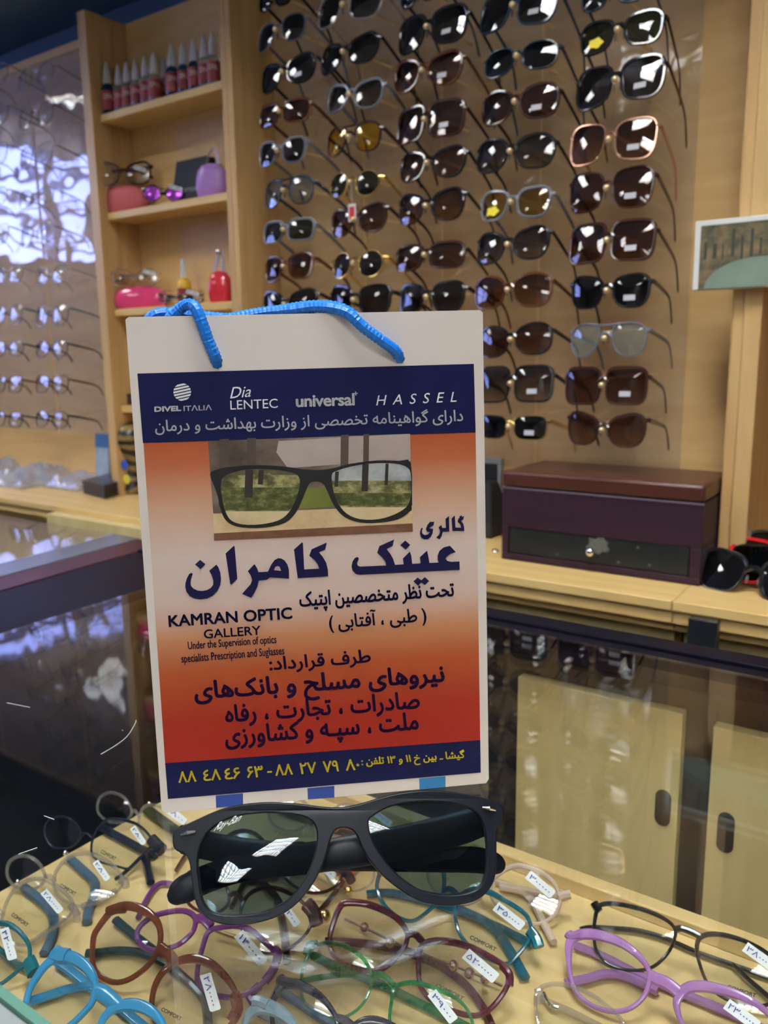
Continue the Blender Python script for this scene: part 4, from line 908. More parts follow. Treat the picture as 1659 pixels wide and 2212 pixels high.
traced_word((740, 1110), .16878, [
  [(1168, 96), (1112, 100), (1080, 140), (1062, 190), (1075, 222), (1115, 230), (1085, 262), (1045, 268), (1015, 245), (1012, 215), (1022, 180), (1008, 172), (992, 205), (985, 250), (1000, 295), (1040, 322), (1085, 320), (1125, 290), (1148, 245), (1155, 190), (1105, 182), (1120, 165), (1160, 145)],
  [(1258, 138), (1222, 172), (1240, 200), (1242, 225), (1232, 262), (1192, 298), (1236, 324), (1262, 285), (1278, 226), (1362, 222), (1357, 22), (1312, 62), (1318, 175), (1272, 178)],
  [(1425, 20), (1390, 58), (1402, 215), (1552, 215), (1552, 175), (1540, 125), (1512, 88), (1540, 68), (1550, 25), (1522, 36), (1520, 14), (1488, 32), (1492, 48), (1478, 56), (1466, 98), (1500, 128), (1515, 172), (1440, 172), (1432, 24)]])
btext('تحت نظر متخصصین اپتیک', (648, 1323), (982, 1300), 46, NVP, .02, fa=True)
btext('( طبی ، آفتابی )', (712, 1367), (922, 1350), 44, NVP, .015, fa=True)
btext('KAMRAN OPTIC', (365, 1354), (632, 1336), 26, NVP, .02); btext('GALLERY', (441, 1379), (564, 1370), 20, NVP, .01)
btext('Under the Supervision of optics', (407, 1407), (598, 1393), 22, NVP); btext('specialists Prescription and Suglasses', (393, 1436), (615, 1418), 23, NVP)
btext('طرف قرارداد:', (583, 1456), (802, 1438), 38, NVR, .02, fa=True)
btext('نیروهای مسلح و بانک|های', (422, 1530), (962, 1492), 60, NVR, .03, fa=True)
btext('صادرات ، تجارت ، رفاه', (488, 1571), (908, 1540), 50, NVR, .025, fa=True)
btext('ملت ، سپـه و کشاورزی', (488, 1623), (906, 1590), 55, NVR, .025, fa=True)
btext('گیشا ـ بین خ ۱۱ و ۱۳ تلفن :', (781, 1660), (1004, 1644), 27, YEP, .012, fa=True)
for s, a, b in (('۸۸', 386, 425), ('٤۸', 440, 478), ('٤۶', 486, 520), ('۶۳', 534, 569), ('ـ', 577, 588), ('۸۸', 595, 633), ('۲۷', 648, 684), ('۷۹', 698, 732), ('۸۰', 747, 777)):
    yl = 1690-(a-386)*.0725; h = 25
    if s == 'ـ': h = 4; yl -= 8
    btext(s, (a, yl), (b, yl-(b-a)*.072), h, YEP, .014)
# photographic print: spectacles on a plank in front of a wood
def forest(name, cols, scale, pale=False):
    m, t, b = nt(name); tc = t.nodes.new('ShaderNodeTexCoord'); mp = t.nodes.new('ShaderNodeMapping')
    mp.inputs['Scale'].default_value = (1, 1, 1.6); t.links.new(tc.outputs['Object'], mp.inputs[0])
    n = t.nodes.new('ShaderNodeTexNoise'); n.inputs['Scale'].default_value = scale; n.inputs['Detail'].default_value = 6; n.inputs['Roughness'].default_value = .65
    t.links.new(mp.outputs[0], n.inputs['Vector']); cr = t.nodes.new('ShaderNodeValToRGB'); el = cr.color_ramp.elements
    el[0].position = .3; el[0].color = (*cols[0], 1); el[1].position = .72; el[1].color = (*cols[-1], 1)
    for i, c in enumerate(cols[1:-1]): e = el.new(.3+.42*(i+1)/(len(cols)-1)); e.color = (*c, 1)
    t.links.new(n.outputs[0], cr.inputs[0]); t.links.new(cr.outputs[0], b.inputs['Base Color']); b.inputs['Roughness'].default_value = .38
    return m
PU = lambda x, y: (260+x*.48825, 640+y*.48825)
ph = bquad('photo_print', [PU(388, 640), PU(1281, 608), PU(1291, 925), PU(411, 960)], forest('blurred_wood_print', [(.05, .035, .025), (.14, .10, .075), (.28, .22, .17)], 22), .0006)
def pq(name, pts, m, off): return obj(name, G().add([bp(*PU(x, y), off) for x, y in pts], [tuple(range(len(pts)))[::-1]]), m, ph, rel=bag.location, smooth=False)
pq('blurred_clearing', [(690, 690), (700, 640), (1281, 608), (1284, 730), (1000, 740), (740, 760)], forest('pale_clearing_print', [(.30, .24, .21), (.37, .30, .27), (.43, .36, .33)], 18), .00062)
for x0, x1 in ((560, 600), (440, 480), (975, 1010), (1075, 1100)): pq('blurred_trunk', [(x0, 634-(x0-388)*.035), (x1, 633-(x1-388)*.035), (x1-5, 930), (x0-5, 932)], forest(f'soft_trunk_print', [(.05, .035, .03), (.09, .065, .05)], 20), .00064)
pq('blurred_grass', [(808, 850), (925, 845), (960, 930), (780, 938)], forest('soft_grass_print', [(.10, .12, .02), (.18, .19, .04)], 30), .00066)
pq('plank', [(411, 962), (1291, 925), (1292, 1004), (414, 1048)], forest('plank_print', [(.42, .28, .14), (.55, .40, .22), (.62, .48, .28)], 60), .00068)
pq('plank_edge', [(414, 1048), (1292, 1004), (1293, 1040), (415, 1080)], forest('plank_edge_print', [(.10, .04, .02), (.20, .09, .05)], 90), .00068)
lensL = [(445, 835), (455, 800), (500, 778), (580, 764), (680, 766), (760, 780), (790, 800), (792, 840), (775, 900), (745, 955), (700, 990), (620, 1008), (540, 1008), (490, 990), (465, 950), (450, 890)]
lensR = [(935, 790), (960, 770), (1040, 748), (1130, 738), (1220, 740), (1272, 760), (1285, 800), (1285, 880), (1265, 930), (1210, 965), (1140, 985), (1060, 985), (1000, 960), (960, 910), (940, 850)]
SHARP = forest('sharp_wood_print', [(.02, .025, .008), (.09, .09, .03), (.28, .25, .11), (.42, .38, .22)], 110); MEAD = forest('meadow_print', [(.018, .028, .006), (.075, .085, .022), (.24, .22, .09)], 190); HAZY = forest('hazy_trees_print', [(.20, .21, .22), (.32, .33, .34), (.44, .44, .43)], 80)
MURK = forest('murky_wood_print', [(.03, .03, .015), (.10, .09, .04), (.32, .28, .18)], 90)
TRK = pbr('trunk_print', (.03, .022, .02), .4)
def clip(poly, y0, y1):
    out = []
    for p in poly: out.append((p[0], min(max(p[1], y0), y1)))
    return out
for nm, lp, hz in (('left', lensL, 790), ('right', lensR, 815)):
    lp = closed2(lp, 3)
    pq('lens_view', lp, SHARP, .00072)
    pq('lens_horizon', clip(lp, 700, hz), MURK if nm == 'left' else HAZY, .00074)
    pq('lens_meadow', clip(lp, hz+55, 945 if nm == 'left' else 925), MEAD, .00074)
    pq('lens_plank', clip(lp, 950 if nm == 'left' else 932, 1020), MATS.get('plank_print') or forest('plank_view_print', [(.48, .36, .20), (.62, .50, .30)], 60), .00075)
for x0, x1, ya, yb_ in ((553, 588, 768, 890), (612, 635, 768, 832), (1070, 1098, 742, 862), (1172, 1186, 740, 835), (950, 966, 775, 842)):
    pq('tree_trunk', [(x0, ya), (x1, ya), (x1-4, yb_), (x0-4, yb_)], TRK, .00078)
fo = [(400, 800), (405, 775), (480, 755), (600, 746), (720, 752), (810, 765), (870, 768), (930, 762), (1020, 740), (1130, 726), (1230, 728), (1284, 738), (1288, 925), (1280, 950), (1230, 985), (1150, 1000), (1060, 1000), (990, 975), (945, 925), (915, 860), (895, 828), (865, 818), (835, 828), (812, 880), (780, 950), (730, 1000), (640, 1022), (540, 1022), (480, 1002), (450, 960), (430, 880), (412, 830)]
filled2d(closed2(fo, 3), [closed2(lensL, 3), closed2(lensR, 3)], 0, 0, lambda x, y, d: bp(*PU(x, y), .00085), 'printed_spectacles', pbr('black_print', (.012, .011, .012), .4), ph, bag.location)
# cords
CORD = pbr('blue_cord', (.004, .16, .62), .42, var=.35, vscale=500)
def densify(path, step=.0005):
    out = [path[0]]
    for a, b in zip(path, path[1:]):
        n = max(1, int((b-a).length/step))
        for k in range(1, n+1): out.append(a.lerp(b, k/n))
    return out
def cord(pts, name, r=.0026):
    path = densify(spline([bp(u, v, o) for u, v, o in pts], 10))
    obj(name, G().tube(path, r, 20, 1.0, tuple(BNn), ribs=(.16, 4, 1500)), CORD, bag, rel=bag.location)
cord([(470, 800, -.004), (469, 786, -.001), (464, 768, .0026), (450, 735, .004), (438, 700, .005), (424, 668, .004), (408, 657, -.001), (388, 664, -.004), (362, 690, -.005), (350, 720, -.005)], 'cord_handle')
cord([(868, 785, -.004), (864, 775, -.001), (852, 758, .0026), (820, 735, .004), (782, 708, .005), (752, 680, .004), (722, 667, .001), (680, 662, -.002), (630, 668, -.003), (570, 674, -.004), (500, 686, -.005), (440, 700, -.006)], 'cord_handle')
cord([(300, 730, -.010), (312, 692, -.010), (340, 673, -.010), (390, 675, -.012), (450, 681, -.012), (520, 684, -.012), (600, 668, -.010), (680, 657, -.009), (740, 662, -.010), (782, 690, -.010), (800, 730, -.010)], 'cord_handle')

# ------------------------------------------------------------------ folded sunglasses in front of the bag
z0 = ZG+.0005
RL = onz(480, 1997, z0); RR = onz(1000, 1954, z0)
rw = (RR-RL).normalized(); rn = Vector((rw.y, -rw.x, 0)); la = math.radians(31)
ru_ = Vector((0, 0, 1))*math.cos(la)-rn*math.sin(la); RN = rw.cross(ru_)
if RN.dot(rn) < 0: RN = -RN
def rp(x, y, off=0.0):
    """picture point -> the leaning front plane of the frame, gently wrapped back at both ends"""
    u, v = 330+x*.4822, 1700+y*.4822
    P = onp(u, v, RL+RN*.002, RN); t = (P-(RL+RR)/2).dot(rw)
    return P+RN*(off-.55*t*t)
rb = thing('sunglasses', 'folded matt black sunglasses with green grey lenses standing on the glass before the bag', 'sunglasses', RL.copy())
MB = pbr('matt_black_frame', (.0045, .006, .010), .38, spec=.22)
outer = [(92, 205), (115, 190), (200, 150), (300, 107), (400, 84), (520, 74), (640, 80), (740, 92), (810, 98), (880, 92), (950, 75), (1050, 45), (1150, 26), (1250, 20), (1350, 28), (1450, 46), (1540, 72), (1568, 90), (1575, 125), (1570, 155), (1552, 168), (1541, 210), (1540, 300), (1535, 395), (1513, 450), (1468, 495), (1400, 520), (1300, 528), (1200, 508), (1105, 452), (1030, 390), (975, 325), (945, 270), (920, 215), (893, 186), (850, 177), (815, 190), (792, 230), (772, 300), (745, 372), (700, 450), (640, 520), (560, 575), (450, 608), (350, 615), (270, 600), (215, 558), (190, 500), (176, 410), (165, 335), (142, 294), (110, 284), (92, 262)]
holeL = [(245, 195), (300, 152), (380, 124), (480, 111), (580, 112), (660, 122), (715, 146), (738, 190), (740, 250), (726, 320), (695, 400), (650, 470), (590, 525), (500, 565), (400, 580), (310, 580), (250, 560), (215, 510), (200, 430), (192, 350), (200, 280), (220, 230)]
holeR = [(962, 150), (988, 122), (1050, 87), (1130, 66), (1220, 58), (1320, 64), (1400, 80), (1460, 112), (1490, 160), (1505, 230), (1510, 320), (1500, 400), (1470, 455), (1400, 485), (1300, 490), (1200, 468), (1110, 410), (1050, 350), (1000, 280), (970, 215)]
S_ = .0001094
fb = filled2d(closed2(outer, 4), [closed2(holeL, 4), closed2(holeR, 4)], 8, 7, lambda x, y, d: rp(x, y, d*.00016-.0022), 'frame', MB, rb, rb.location)
RBL = clear('green_grey_lens', (.42, .53, .58), 1.65)
for hl, bul in ((holeL, .0011), (holeR, .0011)):
    pl = closed2(hl, 3); cx_ = sum(p[0] for p in pl)/len(pl); cy_ = sum(p[1] for p in pl)/len(pl); rs = []
    for q in (.03, .3, .55, .8, 1.015):
        rs.append([rp(cx_+(x-cx_)*q, cy_+(y-cy_)*q, bul*(1-q*q)-.0016) for x, y in pl])
    g = G().loft(rs+[[p-RN*.0016 for p in r] for r in reversed(rs)], True, True)
    g.f = [list(reversed(f)) for f in g.f]
    ln = obj('lens', g, RBL, rb, rel=rb.location)
    if hl is holeL:
        tg = letter('Ray-Ban', lambda a, b: rp(262+a*112, 212-a*44-b*40, .0012), .0, .35)
        obj('lettering', tg, WHP, ln, rel=rb.location, smooth=False)
for x0, y0, x1, y1 in ((124, 215, 190, 200), (1478, 92, 1538, 104)):
    obj('metal_accent', G().tube([rp(x0, y0, .0014), rp((x0+x1)/2, (y0+y1)/2-2, .0022), rp(x1, y1, .0014)], [.0005, .0011, .0006], 8, 1.0, tuple(RN)), CHROME, rb, rel=rb.location)
def temple(pts, name='temple'):
    path = [rp(x, y, o) for x, y, o, h in pts]; hh = [h for *_, h in pts]
    p2 = spline(path, 6); hs = []
    for i in range(len(hh)-1):
        for k in range(6): hs.append(hh[i]+(hh[i+1]-hh[i])*k/6)
    hs.append(hh[-1])
    obj(name, G().tube(p2, hs, 12, .26, tuple(ru_)), MB, rb, rel=rb.location)
temple([(1552, 120, -.004, .0040), (1548, 125, -.010, .0065), (1400, 185, -.013, .0072), (1100, 258, -.014, .0072), (750, 318, -.014, .0066), (400, 368, -.013, .0058), (240, 415, -.012, .0058), (120, 470, -.011, .0058), (70, 500, -.011, .0042), (42, 512, -.011, .0014)])
temple([(112, 235, -.004, .0040), (118, 238, -.012, .0060), (300, 285, -.020, .0058), (700, 325, -.021, .0054), (1000, 330, -.021, .0054), (1300, 335, -.020, .0054), (1470, 335, -.018, .0056), (1560, 350, -.017, .0052), (1605, 360, -.017, .0036), (1625, 364, -.017, .0012)])

# ------------------------------------------------------------------ leather box and things on the ledge
fl = onz(1081, 1206, ZL); fr2 = onz(1519, 1270, ZL); yb = fl.y-.002
x0, x1 = ony(1083, 1206, yb).x, -.2490; zt = (ony(1087, 1016, yb).z+ony(1520, 1049, yb).z)/2
DEP = 1.165-yb
jb = thing('leather_box', 'dark purple leather jewellery box with brown lid and black drawer on the worktop', 'box', ((x0+x1)/2, yb, ZL))
LP = pbr('plum_leather', (.034, .014, .025), .45, spec=.22, var=.35, vscale=14, bump=.25, bscale=900, stretch=(1, 1, 3)); LBRN = pbr('brown_leather_lid', (.075, .022, .014), .3, var=.25, vscale=10, bump=.2, bscale=700)
hgt = zt-ZL; zsplit = ZL+hgt*.83; zd1 = ZL+hgt*.375; zd0 = ZL+.010
obj('body', G().box(x0, x1, yb, yb+DEP, ZL+.001, zd0).box(x0, x1, yb, yb+DEP, zd1, zsplit-.001).box(x0, x0+.010, yb, yb+DEP, zd0, zd1).box(x1-.014, x1, yb, yb+DEP, zd0, zd1).box(x0+.01, x1-.014, yb+.10, yb+DEP, zd0, zd1), LP, jb, bevel=.0012)
obj('lid', G().box(x0-.001, x1+.0005, yb-.002, yb+DEP, zsplit+.0005, zt), LBRN, jb, bevel=.004)
dr = obj('drawer', G().box(x0+.011, x1-.015, yb+.0015, yb+.09, zd0+.001, zd1-.001), pbr('scuffed_black_leatherette', (.012, .015, .017), .38, var=.5, vscale=60), jb, bevel=.001)
kx = ony(1281, 1189, yb).x; kz = ony(1281, 1189, yb).z
kb = obj('knob', G().tube([(kx, yb+.002, kz), (kx, yb-.006, kz)], .0022, 10).sphere((kx, yb-.0105, kz), .0062, 16), CHROME, dr, rel=jb.location)
wp = []
rr = random.Random(3)
for i in range(18): a = 2*PI*i/18; q = .012*(.7+.6*rr.random()); wp.append((kx+.006+q*1.2*math.cos(a), kz+.008+q*math.sin(a)))
WG = pbr('worn_grey', (.10, .105, .09), .7, var=.4, vscale=200)
obj('worn_patch', G().prism(wp, yb+.0008, yb+.0013), WG, dr, rel=jb.location)
for u, v in ((1203, 1197), (1377, 1183), (1335, 1215), (1402, 1221)):
    q = ony(u, v, yb); obj('worn_patch', G().prism([(q.x+.002*math.cos(2*PI*k/7), q.z+.0015*math.sin(2*PI*k/7)) for k in range(7)], yb+.0008, yb+.0013), WG, dr, rel=jb.location)
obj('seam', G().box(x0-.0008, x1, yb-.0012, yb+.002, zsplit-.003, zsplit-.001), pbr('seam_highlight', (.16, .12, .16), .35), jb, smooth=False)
q = onz(1070, 1193, ZL)
single('metal_cap', G().lathe([(.0045, 0), (.0055, .002), (.004, .004), (.001, .005)], 14, (q.x, q.y, ZL+.0005)), CHROME, 'tiny silver cap on the worktop left of the leather box', 'cap', (q.x, q.y, ZL))
# black case with a small framed photo left of the box
q = onz(1060, 1158, ZL)
bc = thing('black_pouch_case', 'black soft case with tapered top standing behind the bag, left of the leather box', 'case', (q.x, q.y, ZL))
obj('case_body', G().loft([[(q.x-.06, q.y-.02, ZL+.001), (q.x+.012, q.y-.02, ZL+.001), (q.x+.012, q.y+.03, ZL+.001), (q.x-.06, q.y+.03, ZL+.001)], [(q.x-.06, q.y-.02, ZL+.055), (q.x+.011, q.y-.02, ZL+.055), (q.x+.011, q.y+.03, ZL+.055), (q.x-.06, q.y+.03, ZL+.055)], [(q.x-.055, q.y-.005, ZL+.088), (q.x+.002, q.y-.005, ZL+.088), (q.x+.002, q.y+.02, ZL+.088), (q.x-.055, q.y+.02, ZL+.088)]]), pbr('black_fabric', (.014, .014, .015), .7, bump=.3), bc, bevel=.003)
pf = thing('small_picture_frame', 'small grey framed photo standing behind the black case', 'picture frame', (q.x-.03, q.y+.045, ZL))
obj('frame', G().box(q.x-.06, q.x-.004, q.y+.040, q.y+.050, ZL+.001, ZL+.120), pbr('grey_frame', (.35, .38, .40), .4), pf, bevel=.001)
obj('photo', G().box(q.x-.054, q.x-.010, q.y+.0390, q.y+.0398, ZL+.01, ZL+.112), pbr('dark_photo', (.03, .035, .04), .3), pf, smooth=False)
# picture on the right
YPIC = 1.08
P0, P1, P2, P3 = ony(1499, 479, YPIC), ony(1700, 465, YPIC), ony(1493, 628, YPIC), ony(1700, 622, YPIC)
px0, px1, pz0, pz1 = P2.x+.001, P1.x+.075, P2.z, (P0.z+P2.z+ (P0.z-P2.z))/2
pz1 = P0.z
pc = thing('framed_picture', 'small white edged picture of trees over a pond fixed to the right post', 'picture', (px0, YPIC, pz0))
obj('mount', G().box(px0, px1, YPIC, YPIC+.014, pz0, pz1), pbr('white_mount', (.78, .78, .74), .5), pc, bevel=.001)
pim = obj('picture_print', G().box(px0+.007, px1-.007, YPIC-.0006, YPIC, pz0+.0005, pz1-.006), forest('autumn_trees_print', [(.025, .035, .025), (.09, .085, .05), (.20, .14, .07), (.34, .17, .08)], 38), pc, smooth=False)
cxp = px0+.075
po = G().prism([(px0+.014, pz0+.001)]+[(cxp-.061+.061*(1-math.cos(PI/2*k/10))*1.0, pz0+.001+.034*math.sin(PI/2*k/10)) for k in range(11)]+[(px1-.008, pz0+.035), (px1-.008, pz0+.001)], YPIC-.0012, YPIC-.0007)
obj('pond', po, pbr('pond_print', (.19, .25, .19), .4, var=.25, vscale=25), pim, rel=pc.location, smooth=False)
tr_ = G()
rr = random.Random(5)
for k in range(12):
    xx = px0+.012+k*.0105; w_ = .0016+.003*rr.random(); tr_.box(xx, xx+w_, YPIC-.0010, YPIC-.0007, pz0+.030+.008*rr.random(), pz1-.010-.02*rr.random())
obj('tree_trunks', tr_, pbr('dark_tree_print', (.04, .05, .04), .5), pim, rel=pc.location, smooth=False)
# sunglasses lying on the right worktop
RED = pbr('red_acetate', (.62, .015, .02), .15, spec=.6)
def lying(u, v, label, shp, fm, lm, dz, yaw, pitch, W=.14, **kw):
    P = onz(u, v, ZL+dz)
    M = Matrix.Translation(P) @ Matrix.Rotation(yaw, 4, 'Z') @ Matrix.Rotation(-pitch, 4, 'X')
    return eyewear('sunglasses', label, W, shp, fm, lm, M, 'folded sunglasses on the right worktop', open_=False, rim=.003, **kw)
lying(1625, 1245, 'glossy black folded sunglasses lying nearest the leather box', 'way', FB, LBK, .022, math.radians(-12), math.radians(30))
lying(1692, 1222, 'red rimmed folded sunglasses in the pile right of the leather box', 'big', RED, LBK, .030, math.radians(-8), math.radians(45), tm=FB)
lying(1725, 1195, 'black folded sunglasses at the back of the pile right of the box', 'way', FB, LBK, .040, math.radians(-4), math.radians(45))

# ------------------------------------------------------------------ things on the shelving unit
bx = [230, 254.5, 272.6, 292, 313, 333, 354.6, 372, 396, 418.8, 441.4, 461]
bt = [132, 140, 134, 128, 120, 113, 124, 96, 92, 84, 77, 68]
LABR = pbr('red_label', (.26, .03, .035), .5); CAPW = pbr('white_nozzle', (.70, .72, .72), .4)
LIQ = [clear('blue_liquid', (.10, .35, .60), 1.45, haze=.3, hazec=(.02, .15, .30)), clear('clear_liquid', (.85, .85, .8), 1.45, haze=.2)]
bd = ['leftmost of the row, teal topped', 'second from the left, small', 'third from the left', 'fourth from the left, yellowish nozzle', 'fifth from the left', 'sixth from the left, taller', 'seventh from the left, low behind its neighbour', 'eighth from the left, tall with blue shoulders', 'ninth from the left, blue shoulders', 'tenth from the left, blue shoulders', 'eleventh from the left', 'rightmost of the row beside the panel']
for i, (u, top) in enumerate(zip(bx, bt)):
    yy = 1.134 if i != 6 else 1.165
    P = ony(u, 150, yy); zb_ = zz(SHZ[0])+.0005; ht = ony(u, top, yy).z-zb_; r = .0135 if i in (0, 5, 7) else .0115
    t = thing('dropper_bottle', f'red labelled nozzle bottle on top shelf, {bd[i]}', 'bottle', (P.x, yy, zb_), 'nozzle bottles on the top shelf')
    c = (P.x, yy, zb_); h = ht
    obj('bottle_body', G().lathe([(r*.92, 0), (r, .002), (r, h*.47), (r*.75, h*.54), (r*.45, h*.58), (r*.45, h*.62)], 18, c), LIQ[0 if i in (0, 7, 8, 9) else 1], t)
    obj('label', G().lathe([(r*1.02, h*.08), (r*1.03, h*.10), (r*1.03, h*.42), (r*1.02, h*.44)], 18, c), LABR, t)
    obj('nozzle_cap', G().lathe([(r*.62, h*.58), (r*.66, h*.60), (r*.60, h*.70), (r*.42, h*.85), (r*.20, h*.98), (r*.12, h)], 16, c), CAPW, t)
    da = math.atan2(-yy, -P.x)
    tg = letter('OPAL', lambda a, b: (c[0]+r*1.05*math.cos(da+(a-.5)*1.5), c[1]+r*1.05*math.sin(da+(a-.5)*1.5), c[2]+h*.27+b*h*.10))
    obj('lettering', tg, WHP, t, smooth=False)
def halfcase(name, label, cat, u, ub, shelf, w_, h_, d_, m, y=1.155, rot=30):
    cr_, sr_ = math.cos(math.radians(rot)), math.sin(math.radians(rot))
    P = ony(u, ub, y); zb_ = zz(SHZ[shelf])+.0005
    t = thing(name, label, cat, (P.x, y, zb_))
    prof = [(0.80, 0), (.93, .10), (1.0, .30), (.97, .55), (.86, .78), (.62, .93), (.30, .99), (.02, 1.0)]
    def pt(s, q, a):
        x = w_/2*s*math.copysign(abs(math.cos(a))**.7, math.cos(a)); yy = d_/2*s*math.copysign(abs(math.sin(a))**.7, math.sin(a))
        return (P.x+x*cr_-yy*sr_, y+x*sr_+yy*cr_, zb_+h_*q)
    g = G().loft([[pt(s, q, a) for a in [2*PI*k/28 for k in range(28)]] for s, q in prof])
    obj('case_shell', g, m, t)
    return t, P, zb_
t, P, zb_ = halfcase('eyeglass_case', 'coral red domed eyeglass case at the left of the second shelf', 'case', 272, 450, 1, .098, .056, .036, pbr('coral_fabric', (.50, .09, .10), .6), 1.150)
Mg = wall_matrix(Vector((P.x+.012, 1.140, zb_+.074)), math.radians(5), math.radians(34))
eyewear('eyeglasses', 'brown cat-eye eyeglasses standing on the coral eyeglass case', .112, 'cat', FBR, LCL, Mg, cat='glasses', open_=False, rim=.0024, sticker=None, price=(1, '۲۸', (.1, .25), -.3), tlen=.1, drop=.02)
P = ony(352, 410, 1.128)
eyewear('sunglasses', 'small sunglasses with mirrored purple lenses before the black box on the second shelf', .082, 'round', FB, LPU, wall_matrix(Vector((P.x, 1.128, zz(SHZ[1])+.021)), math.radians(8), math.radians(34)), open_=False, drop=.008, price=(1, '۲۸', (.1, .3), -.3), rim=.0012)
P = ony(412, 400, 1.165); zb_ = zz(SHZ[1])+.0005
kb_ = thing('black_box', 'upright black carton with grey lettering on the second shelf', 'box', (P.x, 1.165, zb_))
obj('carton', G().loft([[(P.x-.044, 1.150, zb_), (P.x+.046, 1.150, zb_), (P.x+.046, 1.180, zb_), (P.x-.044, 1.180, zb_)], [(P.x-.034, 1.162, zb_+.083), (P.x+.050, 1.162, zb_+.083), (P.x+.050, 1.186, zb_+.083), (P.x-.034, 1.186, zb_+.083)]]), pbr('black_carton', (.006, .007, .010), .55, spec=.3), kb_, bevel=.001)
obj('printed_swirl', G().add([(P.x+.004+.030*math.cos(a)*.9-.006*math.sin(a), 1.1555+.012*(.056+.010*math.sin(a)+.012*math.cos(a)-.02)/.083, zb_+.054+.010*math.sin(a)+.014*math.cos(a)) for a in [2*PI*k/18 for k in range(18)]], [tuple(range(18))]), pbr('dim_swirl_print', (.05, .05, .045), .5), kb_, smooth=False)
obj('lettering', letter('OPTICAL', lambda a, b: (P.x-.010+a*.042, 1.1530, zb_+.022+b*.007)), pbr('grey_lettering', (.4, .42, .45), .5), kb_, smooth=False)
t, P, zb_ = halfcase('purse_case', 'lilac glittery case with clear strap at the right of the second shelf', 'case', 460, 400, 1, .062, .062, .04, pbr('lilac_glitter', (.42, .22, .62), .35, var=.2, vscale=400), 1.150)
obj('strap', G().tube(spline([(P.x-.018, 1.15, zb_+.046), (P.x-.010, 1.15, zb_+.075), (P.x+.004, 1.15, zb_+.088), (P.x+.014, 1.15, zb_+.080), (P.x+.020, 1.15, zb_+.046)], 6), .004, 8, .4), CLEARPL, t)
t, P, zb_ = halfcase('eyeglass_case', 'glossy pink domed eyeglass case at the left of the third shelf', 'case', 304, 640, 2, .115, .046, .036, pbr('glossy_pink', (.72, .06, .20), .12, coat=.6), 1.155)
eyewear('eyeglasses', 'clear rimless eyeglasses standing on the glossy pink case', .100, 'way', CLEARPL, LCL, wall_matrix(Vector((P.x, 1.142, zb_+.062)), math.radians(10), math.radians(34)), cat='glasses', open_=False, rim=.0012, price=(1, '۲۸', (.1, .3), -.3), drop=.012)
P = ony(388, 640, 1.130)
eyewear('eyeglasses', 'small rimless eyeglasses with dark tips in front of the yellow bottle', .085, 'oval', CLEARPL, LCL, wall_matrix(Vector((P.x, 1.130, zz(SHZ[2])+.016)), math.radians(10), math.radians(34)), cat='glasses', open_=False, rim=.001, drop=.008, tm=FB, price=(1, '۲۸', (.1, .3), -.3))
P = ony(399, 640, 1.168); zb_ = zz(SHZ[2])+.0005
t = thing('dropper_bottle', 'yellow topped bottle with tall white nozzle and red label on the third shelf', 'bottle', (P.x, 1.168, zb_))
c = (P.x, 1.168, zb_); r, h = .0135, .092
obj('bottle_body', G().lathe([(r*.92, 0), (r, .002), (r, h*.50), (r*.7, h*.58), (r*.4, h*.62)], 18, c), pbr('yellow_bottle', (.70, .42, .02), .25), t)
obj('label', G().lathe([(r*1.03, h*.06), (r*1.03, h*.38)], 18, c), LABR, t); obj('nozzle_cap', G().lathe([(r*.45, h*.60), (r*.45, h*.63), (r*.38, h*.7), (r*.34, h)], 16, c), CAPW, t)
t, P, zb_ = halfcase('purse_case', 'small red case with silver clasp and loop at the right of the third shelf', 'case', 477, 640, 2, .046, .060, .036, pbr('red_glossy_case', (.60, .03, .05), .2, coat=.4), 1.150)
obj('loop', G().tube(spline([(P.x-.014, 1.15, zb_+.050), (P.x-.006, 1.15, zb_+.076), (P.x+.004, 1.15, zb_+.094), (P.x+.010, 1.15, zb_+.086), (P.x+.008, 1.15, zb_+.055)], 6), .0035, 8, .4), pbr('silver_strap', (.5, .48, .5), .3, metal=.6), t)
obj('clasp', G().sphere((P.x+.004, 1.146, zb_+.094), .006, 12), CHROME, t)
P = ony(262, 855, 1.15)
single('dark_box', G().box(P.x-.006, P.x+.11, 1.135, 1.18, zz(SHZ[3])+.001, zz(SHZ[3])+.024), pbr('maroon_card', (.06, .025, .035), .5), 'low dark maroon box on the lowest shelf beside the bag', 'box', (P.x, 1.15, zz(SHZ[3])), bevel=.001)
# striped vase with flowers in the lowest bay
P = onz(292, 1030, ZL); yv_ = 1.14; P = ony(285, 1040, yv_)
vs = thing('striped_vase', 'black and gold striped vase with artificial flowers, partly behind the bag', 'vase', (P.x, yv_, ZL))
m, t_, b_ = nt('tiger_stripe'); wv_ = t_.nodes.new('ShaderNodeTexWave'); wv_.inputs['Scale'].default_value = 14; wv_.inputs['Distortion'].default_value = 6; wv_.bands_direction = 'Z'
tc = t_.nodes.new('ShaderNodeTexCoord'); t_.links.new(tc.outputs['Object'], wv_.inputs['Vector']); cr = t_.nodes.new('ShaderNodeValToRGB'); cr.color_ramp.interpolation = 'CONSTANT'
cr.color_ramp.elements[0].color = (.012, .012, .012, 1); cr.color_ramp.elements[1].color = (.24, .16, .06, 1); cr.color_ramp.elements[1].position = .5
t_.links.new(wv_.outputs[0], cr.inputs[0]); t_.links.new(cr.outputs[0], b_.inputs['Base Color']); b_.inputs['Roughness'].default_value = .3
obj('vase_body', G().lathe([(.026, .001), (.030, .01), (.020, .045), (.017, .065), (.028, .085), (.038, .11), (.038, .130), (.030, .147), (.016, .155)], 24, (P.x, yv_, ZL)), m, vs)
